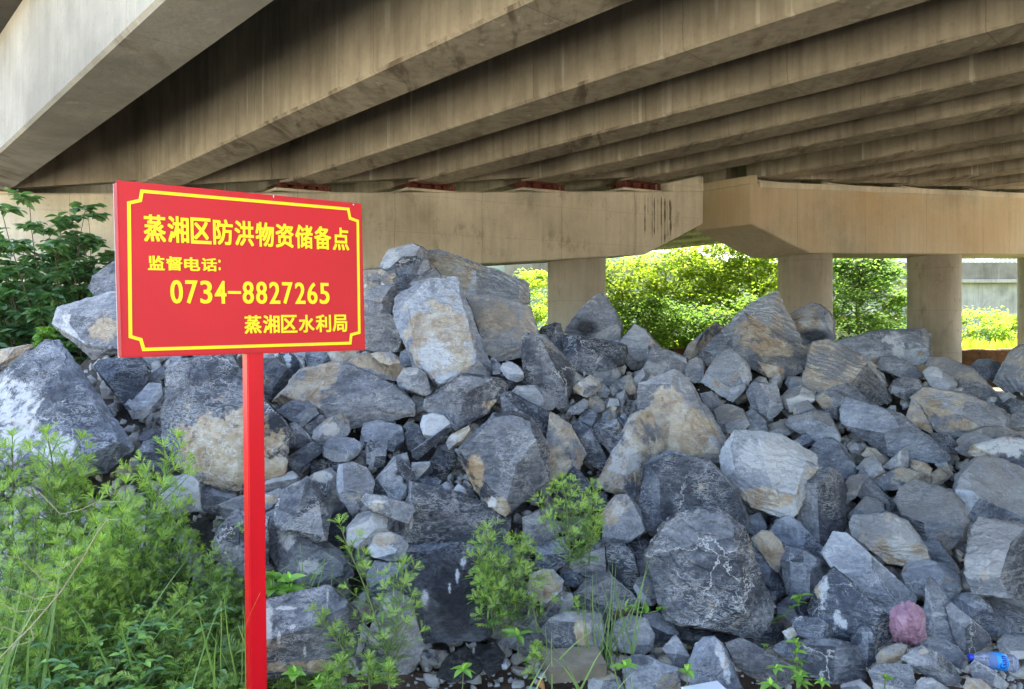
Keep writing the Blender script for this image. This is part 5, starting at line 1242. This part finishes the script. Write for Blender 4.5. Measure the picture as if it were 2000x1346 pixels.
seedling('bright four leaved seedling at the bottom edge before the wet black stones', 903, 1308, 1350, 2.98, 34, 302)
seedling('bright seedling at the bottom edge just right of the grass tuft', 1222, 1305, 1345, 3.02, 30, 303)
seedling('bright seedling at the bottom edge left of the seamed wedge', 1343, 1310, 1350, 2.95, 27, 304)
seedling('bright seedling in front of the smooth grey slab at the bottom', 1517, 1305, 1352, 2.95, 22, 305)
seedling('tall leafy sprig standing in front of the wide dark bottom block', 1556, 1256, 1345, 3.05, 24, 306, 4, 4)
seedling('leafy clump at the foot of the tall leafy sprig', 1562, 1320, 1352, 2.95, 24, 307, 2, 6)
seedling('broad leaf plant at the bottom edge before the smooth grey slab', 1505, 1338, 1356, 2.88, 30, 308, 1, 5)
seedling('two leaved sprout before the grey block at the bottom edge', 1728, 1322, 1345, 2.95, 20, 309, 1, 3, LH)
seedling('little leafy plant at the bottom edge left of the two leaved sprout', 1605, 1332, 1352, 2.9, 20, 310, 1, 6)
seedling('small sprig in the crack below the dark shaded slab', 1495, 1262, 1275, 3.3, 13, 311, 1, 5)
seedling('heart leaved weed beside the post at the foot of the white patched boulder', 565, 1132, 1185, 3.4, 32, 312, 2, 5, LH)
seedling('second heart leaved weed close against the right side of the post', 530, 1125, 1180, 3.42, 34, 313, 2, 5, LH)
seedling('round leaved weed at the foot of the white veined boulder', 578, 1312, 1345, 2.9, 30, 314, 1, 5, LH)
seedling('round leaved weed at the bottom edge right of the first round leaved one', 620, 1330, 1352, 2.88, 28, 315, 1, 5, LH)
def vine(label, pts_px, Z, leafpx, seed):
    rng = random.Random(seed); b = at(*pts_px[0], Z); pts = [at(x, y, Z - .02 * k) - b for k, (x, y) in enumerate(pts_px)]; bm = bmesh.new(); tube(bm, pts, .003, .0018, 5); L_ = Leaves()
    for i in range(len(pts)):
        for q in range(3): L_.add(LO, pts[i], Vector((rng.uniform(-1, 1), rng.uniform(-.8, .2), rng.uniform(.1, 1))), leafpx / F * Z * rng.uniform(.7, 1.1), young=.3 if i > len(pts) - 2 else 0)
    return plant('vine', label, 'vine', b, L_.mesh('foliage'), bm_mesh(bm, 'stem'), M['broad'], ms=M['stem'])
vine('leafy creeper stem crossing the dark blocks under the white crusted boulder', [(1492, 1220), (1520, 1208), (1545, 1190), (1558, 1178), (1562, 1165)], 3.55, 24, 401)
vine('short creeper with oval leaves at the left foot of the largest foreground boulder', [(1285, 1193), (1262, 1198), (1240, 1192), (1222, 1188)], 3.5, 26, 402)
# dry bent stems over the weeds
bm = bmesh.new(); Zd = 2.6; b = at(0, 1290, Zd)
main = [(-60, 1310), (0, 1285), (60, 1225), (120, 1155), (165, 1085), (190, 1040), (210, 1015), (232, 1015)]
tube(bm, [at(x, y, Zd) - b for x, y in main], .0032, .0016, 6)
for br in ([(118, 1160), (70, 1170), (20, 1150), (0, 1155)], [(90, 1190), (40, 1195), (-10, 1175)], [(60, 1225), (66, 1250), (30, 1262), (-20, 1270)], [(125, 1152), (80, 1130), (40, 1090), (5, 1085)], [(165, 1085), (150, 1090), (110, 1120), (70, 1115)], [(45, 1240), (10, 1225), (-30, 1225)]):
    tube(bm, [at(x, y, Zd - .03 * k) - b for k, (x, y) in enumerate(br)], .0018, .001, 5)
o = mobj('dry_stem', bm_mesh(bm, 'dry_stem'), M['dry'], None, b); tag(o, 'pale dry branching stem arching over the weed bank at the left edge', 'dead stem')
bm = bmesh.new(); b = at(110, 1010, 3.2)
tube(bm, [at(x, y, 3.2) - b for x, y in ((75, 960), (100, 985), (118, 1005), (160, 995), (190, 980), (240, 980))], .0022, .0012, 5)
o = mobj('dry_stem', bm_mesh(bm, 'dry_stem'), M['dry'], None, b); tag(o, 'thin pale tendril trailing across the upper weeds near the white crusted boulder', 'dead stem')
# ground cover under the weeds
rng = random.Random(9); L_ = Leaves()
for k in range(5200):
    x = rng.uniform(-2.9, -.85); y = rng.uniform(2.45, 4.0)
    if x > -1.02 and y < 3.0: continue
    z = zg(x, y) + abs(rng.gauss(0, .12)); a = rng.uniform(0, 6.28)
    L_.add(rng.choice((LP, LP, LN, LO)), (x, y, z), (math.cos(a), math.sin(a), rng.uniform(-.2, .6)), rng.uniform(.05, .10), young=rng.choice((0, 0, .3, .7)))
for k in range(700):
    x = rng.uniform(-.9, .0); y = rng.uniform(2.75, 3.05); a = rng.uniform(0, 6.28); z = abs(rng.gauss(0, .03))
    if noise.noise(Vector((x * 5, y * 5, 1))) < -.05: continue
    L_.add(rng.choice((LP, LH, LO)), (x, y, z), (math.cos(a), math.sin(a), rng.uniform(0, .6)), rng.uniform(.03, .055), young=rng.choice((0, .3)))
o = mobj('ground_cover', L_.mesh('ground_cover'), M['mugwort_dark']); tag(o, 'low green undergrowth carpeting the soil beneath the weeds', 'undergrowth', None, 'stuff')
# bank of soil under the weeds
v = []; f = []
for j in range(25):
    for i in range(41):
        x = -4.6 + 4.2 * i / 40; y = 2.2 + 2.4 * j / 24; fade = min(1, max(0, (-.7 - x) / .35)); v.append((x, y, (zg(x, y) + .05 * noise.noise(Vector((x * 3, y * 3, 0)))) * fade - .03 + .01 * fade))
for j in range(24):
    for i in range(40):
        a = j * 41 + i; f.append((a, a + 1, a + 42, a + 41))
o = mobj('soil_bank', mesh_of('soil_bank', v, f, True), M['soil']); tag(o, kind='structure')

# ---- broad leaved shrubs at the far left, before the pier cap
def shrub_meshes(seed, h, spread, nb, leaf, tpn=None):
    rng = random.Random(seed); L_ = Leaves(); bm = bmesh.new()
    for k in range(nb):
        a = rng.uniform(0, 6.28); tilt = rng.uniform(.05, spread)
        pts = curve_pts((rng.uniform(-.15, .15), rng.uniform(-.15, .15), 0), (math.cos(a) * tilt, math.sin(a) * tilt, 1), h * rng.uniform(.55, 1.05), 10, rng, .015, .10)
        tube(bm, pts, .014, .003, 5)
        for i in range(2, len(pts)):
            for q in range(4):
                aa = rng.uniform(0, 6.28); d = Vector((math.cos(aa), math.sin(aa), rng.uniform(0, .5))); ln = rng.uniform(.12, .42) * (1.25 - i / len(pts)) * h / 2.2
                tw = curve_pts(pts[i], d, ln, 3, rng, .03, .15); tube(bm, tw, .004, .002, 4)
                for j in range(1, len(tw)):
                    for s_ in range(3):
                        a2 = rng.uniform(0, 6.28); L_.add(tpn or LB_, tw[j], Vector((math.cos(a2), math.sin(a2), rng.uniform(-.5, .35))) + d * .5, leaf * rng.uniform(.6, 1.15), young=max(0, i / len(pts) - .75) * 2.4 * rng.random(), roll=rng.uniform(-.5, .5))
    return L_.mesh('foliage'), bm_mesh(bm, 'stem')
def shrub(label, px, ty, Z, seed, spread, nb, leaf, m='shrub', base=0.0):
    b = at(px, HZ, Z); b.z = base; h = at(px, ty, Z).z - base
    return plant('shrub', label, 'shrub', b, *shrub_meshes(seed, h, spread, nb, leaf), M[m], ms=M['bark'])
shrub('dark green broad leaved shrub at the left edge before the pier cap', 10, 480, 8.6, 501, .42, 36, .135)
shrub('tallest broad leaved shrub, its tip rising to the pier cap left of the sign', 118, 415, 8.3, 502, .25, 34, .13)
shrub('sparse leafy shrub with long drooping twigs against the sign board left edge', 195, 490, 8.0, 503, .3, 12, .12)
shrub('low dark shrub filling the space under the tallest shrub at the far left', 70, 560, 7.4, 504, .6, 36, .13)
shrub('low dark shrub between the tallest shrub and the grey boulders', 165, 575, 7.6, 505, .55, 34, .13)
shrub('small bright green bush behind the huge white crusted boulder', 90, 632, 6.6, 506, .3, 6, .07, 'broad', 1.15)

# ---- sunlit trees beyond the bridges
def tree_meshes(seed, h, w, clumps, per, leaf):
    rng = random.Random(seed); L_ = Leaves(); bm = bmesh.new()
    lead = curve_pts((0, 0, 0), (0, 0, 1), h * .8, 8, rng, 0, .08); tube(bm, lead, h * .016, h * .004, 7)
    limbs = []
    for k in range(9):
        i = rng.randrange(1, 8); a = rng.uniform(0, 6.28); p = curve_pts(lead[i], (math.cos(a), math.sin(a), rng.uniform(.5, 1.2)), w * rng.uniform(.35, .6), 5, rng, 0, .12); tube(bm, p, h * .006, h * .0015, 5); limbs.append(p)
    for k in range(clumps):
        a = rng.uniform(0, 6.28); u = rng.random() ** .5; zz = rng.uniform(.04, 1.0); prof = (.8 + .2 * min(1, zz * 4)) if zz < .55 else max(0.12, 1 - ((zz - .55) / .47) ** 2) ** .6
        zz = zz * (1 + .10 * noise.noise(Vector((a * 1.3, u * 2, seed)))); c = Vector((math.cos(a) * u * w * .5 * max(.15, prof), math.sin(a) * u * w * .5 * max(.15, prof), zz * h)); r = w * rng.uniform(.06, .12)
        tone = rng.random()
        for q in range(per):
            d = Vector((rng.gauss(0, 1), rng.gauss(0, 1), rng.gauss(0, .6))); p = c + d * r * .55; a2 = rng.uniform(0, 6.28)
            L_.add(LT, p, (math.cos(a2), math.sin(a2), rng.uniform(-.7, .3)), leaf * rng.uniform(.6, 1.2), young=tone * rng.random(), roll=rng.uniform(-.6, .6))
    return L_.mesh('crown'), bm_mesh(bm, 'trunk')
LT = tpl([(0, 0, 0), (.45, -.33, .06), (1, 0, -.1), (.45, .33, .06)], [(0, 1, 2, 3)])
def tree(label, px, ty, Z, wpx, seed, clumps, per, leaf, m='tree'):
    b = at(px, HZ, Z); b.z = 0; h = at(px, ty, Z).z; cr, tr = tree_meshes(seed, h, wpx / F * Z, clumps, per, leaf)
    r = tag(empty('tree', b), label, 'tree', 'sunlit trees beyond the bridge'); mobj('trunk', tr, M['bark'], r); mobj('crown', cr, M[m], r); return r
tree('sunlit tree just left of the first bridge column from the left', 1040, 536, 50, 172, 601, 137, 75, .23)
tree('sunlit tree directly right of the first bridge column', 1215, 506, 46, 218, 602, 187, 75, .23)
tree('tall sunlit tree under the pointed end of the streaked pier cap', 1310, 472, 47, 241, 603, 237, 75, .23)
tree('tall sunlit tree under the haunch of the farther pier cap', 1410, 470, 45, 241, 604, 237, 75, .23)
tree('sunlit tree directly left of the second bridge column', 1495, 486, 44, 195, 605, 187, 75, .23)
tree('dark green tree with layered boughs between the second and third columns', 1672, 500, 40, 218, 606, 250, 75, .23, 'tree_deep')
tree('low bright bush under the viaduct beyond the third column', 1905, 612, 58, 195, 607, 100, 75, .23)
tree('low bright bush at the viaduct foot near the last column', 1985, 625, 57, 172, 608, 100, 75, .23)
tree('shaded understorey tree low behind the first gap between columns', 1265, 590, 40, 264, 609, 137, 75, .23, 'tree_deep')
tree('second shaded understorey tree low before the brown beam bridge', 1430, 590, 40, 252, 610, 137, 75, .23, 'tree_deep')
# meadow grass strip beyond the earth bank
rng = random.Random(31); L_ = Leaves()
for k in range(9000):
    px = rng.uniform(1000, 2300); Z = rng.uniform(37.5, 60); b = at(px, HZ, Z); b.z = 1.35 if Z < 40 else max(0, 1.35 - (Z - 40) * .08)
    L_.add(LN, b, (rng.uniform(-.4, .4), rng.uniform(-.4, .4), 1), rng.uniform(.3, .7), young=rng.random() * .6, wid=1.4)
o = mobj('meadow_grass', L_.mesh('meadow_grass'), M['tree']); tag(o, 'bright sunlit grass growing beyond the reddish earth bank', 'grass', None, 'stuff')

# ================================================================== litter
def bag():
    out_ = [(1735, 1196), (1747, 1183), (1766, 1173), (1783, 1175), (1791, 1189), (1806, 1193), (1803, 1216), (1810, 1244), (1801, 1246), (1791, 1262), (1770, 1258), (1748, 1254), (1738, 1236), (1735, 1215)]
    c = at(1771, 1216, surf(1771, 1240) - .45); Zc = c.y
    pol = sorted((math.atan2(1216 - y, x - 1771), math.hypot(x - 1771, y - 1216) / F * Zc) for x, y in out_)
    pol = [(pol[-1][0] - 2 * math.pi, pol[-1][1])] + pol + [(pol[0][0] + 2 * math.pi, pol[0][1])]
    rg = random.Random(4); bm = bmesh.new(); S_ = .10
    for x, y in out_: bm.verts.new(at(x, y, Zc + rg.uniform(-.01, .01)) - c)
    for x, y, d in ((1752, 1192, .035), (1782, 1190, .03), (1797, 1203, .04), (1795, 1236, .05), (1776, 1249, .045), (1752, 1240, .05), (1748, 1210, .055), (1772, 1203, .075), (1786, 1220, .07), (1765, 1230, .08)): bm.verts.new(at(x, y, Zc - d) - c)
    for x, y, d in ((1752, 1195, .05), (1795, 1200, .05), (1795, 1245, .05), (1750, 1242, .05), (1772, 1218, .09)): bm.verts.new(at(x, y, Zc + d) - c)
    bmesh.ops.convex_hull(bm, input=bm.verts); bmesh.ops.triangulate(bm, faces=bm.faces)
    for _ in range(7):
        es = [e for e in bm.edges if e.calc_length() > .0045]
        if not es: break
        bmesh.ops.subdivide_edges(bm, edges=es, cuts=1); bmesh.ops.triangulate(bm, faces=[f_ for f_ in bm.faces if len(f_.verts) > 3])
    for _ in range(3): bmesh.ops.smooth_vert(bm, verts=bm.verts, factor=.5, use_axis_x=True, use_axis_y=True, use_axis_z=True)
    bm.normal_update()
    for q in bm.verts:
        p = q.co / S_; w_ = Vector((noise.noise(p * 1.5), noise.noise(p * 1.5 + Vector((9, 0, 0))), noise.noise(p * 1.5 + Vector((0, 9, 0)))))
        a1 = abs(noise.noise(Vector((p.x * 2.2, p.y * 2.2, p.z * 1.0)) + w_ * .9)); a2 = abs(noise.noise(p * 4.2 + w_ * 1.6)); a3 = abs(noise.noise(Vector((p.x * 9, p.y * 9, p.z * 3)) + w_ * 3))
        q.co += q.normal * S_ * (.10 * (1 - min(1, a1 * 2.6)) ** 2 * -1 + .055 * (1 - min(1, a2 * 4)) ** 3 + .012 * (1 - min(1, a3 * 4)) ** 2)
    bm.normal_update()
    me = bm_mesh(bm, 'plastic_bag', True); t = NT('pink_plastic'); tc = t.n('TexCoord').outputs['Object']
    a = t.ramp(t.noise(tc, 22, 8, .7), [(.3, (.36, .17, .25)), (.7, (.56, .35, .42))]); t.done(a, .25, t.bump(t.noise(t.mapped(tc, (1, 1, .45)), 70, 7, .7, 1.6), .8, .012), .45)
    tr = t.n('BsdfTranslucent'); t.l(a, tr.inputs[0]); mx = t.n('MixShader'); mx.inputs[0].default_value = .3; t.l(t.b.outputs[0], mx.inputs[1]); t.l(tr.outputs[0], mx.inputs[2]); t.l(mx.outputs[0], t.out.inputs[0])
    o = mobj('plastic_bag', me, t.m, None, c); tag(o, 'crumpled pink plastic bag wedged between the stones', 'bag')
bag()
def bottle():
    Zb = surf(1935, 1290) - .42; a = at(1893, 1283, Zb); bnd = at(1984, 1297, Zb - .02); ax = (bnd - a); Ln = ax.length; ax.normalize()
    r_ = tag(empty('water_bottle', a), 'clear plastic water bottle with a blue label lying on its side at the right edge', 'bottle')
    sd_ = ax.cross(Vector((0, 0, 1))).normalized(); up = sd_.cross(ax); R = 16.5 / F * Zb
    def lathe(prof, n=28):
        bm = bmesh.new(); rings = [[bm.verts.new(ax * (x * Ln) + (sd_ * math.cos(k * 2 * math.pi / n) + up * math.sin(k * 2 * math.pi / n)) * (y * R)) for k in range(n)] for x, y in prof]
        for p, q in zip(rings, rings[1:]):
            for k in range(n): bm.faces.new((p[k], p[(k + 1) % n], q[(k + 1) % n], q[k]))
        bm.faces.new(rings[0][::-1]); bm.faces.new(rings[-1]); return bm_mesh(bm, 'p', True)
    t = NT('clear_plastic'); t.b.inputs['Transmission Weight'].default_value = .85; t.b.inputs['IOR'].default_value = 1.12; t.done((.78, .8, .95), .08, None, .5)
    mobj('body', lathe([(.075, .36), (.10, .38), (.14, .40), (.2, .55), (.3, .78), (.42, .94), (.455, .9), (.47, .94), (.5, 1), (.8, 1), (.82, .94), (.84, 1), (.87, .95), (.89, 1), (.95, .98), (1, .78)]), t.m, r_)
    mobj('cap', lathe([(-.01, .34), (0, .40), (.07, .40), (.075, .36)]), plain('blue_cap', (.03, .06, .5), .4, .4, .1), r_)
    lm = plain('blue_label', (.03, .28, .72), .4, .4, .15)
    lb = mobj('label_band', lathe([(.515, 1.0), (.515, 1.015), (.755, 1.015), (.755, 1.0)]), lm, r_)
    c = bpy.data.curves.new('t', 'FONT'); c.body = 'Gan'; c.offset = .02; o = bpy.data.objects.new('t', c); COL.objects.link(o); bpy.context.view_layer.update()
    me = bpy.data.meshes.new_from_object(o); bpy.data.objects.remove(o)
    wv = max(q.co.x for q in me.vertices)
    for q in me.vertices:                                     # wrap round the label, reading up the bottle's girth
        th = math.radians(-28) + (q.co.x / wv) * math.radians(88); xx = .70 - q.co.y * .19
        q.co = ax * (xx * Ln) + (-(-sd_ if sd_.y > 0 else sd_) * -math.cos(th) + up * math.sin(th)) * (R * 1.025)
    mobj('lettering', me, plain('navy_print', (.02, .02, .22), .5), lb)
bottle()
bm = bmesh.new(); c0 = at(1392, 1363, 2.86)
obox(bm, c0, (.078, .02, .004), (-.03, .09, .01), (0, 0, .004)); bevel(bm, .002)
o = mobj('plastic_board', bm_mesh(bm, 'plastic_board'), M['white']); tag(o, 'white plastic board corner lying at the bottom edge before the seamed wedge', 'board')
bm = bmesh.new(); cc = at(1120, 1297, 3.2)
obox(bm, cc - Vector((0, 0, .0)), (.125, .02, .004), (-.015, .07, .015), (.0, -.012, .036)); bevel(bm, .006, 2)
o = mobj('concrete_fragment', bm_mesh(bm, 'concrete_fragment'), plain('old_concrete', (.22, .185, .14), .9, .2, .3, 18)); tag(o, 'brownish broken concrete slab lying behind the grass at the toe of the pile', 'slab')
def pebble(label, px, py, Z, s, seed, c):
    rg = random.Random(seed); co, fa = CHIPS[seed % len(CHIPS)]
    o = mobj('pebble', merged('pebble', [(co, fa, rot3(rg) * s, np.zeros(3))], None), plain('pebble_' + str(seed), c, .8, .2, .3, 40), None, at(px, py, Z)); tag(o, label, 'pebble')
pebble('bright white chip of stone on the soil at the bottom edge', 1056, 1324, 3.02, .034, 2, (.62, .6, .55))
pebble('rust orange pebble beside the white chip at the bottom edge', 1056, 1337, 2.97, .04, 5, (.32, .17, .06))
pebble('grey chip on the soil beside the glossy black faceted stone', 985, 1303, 3.1, .038, 7, (.25, .26, .28))
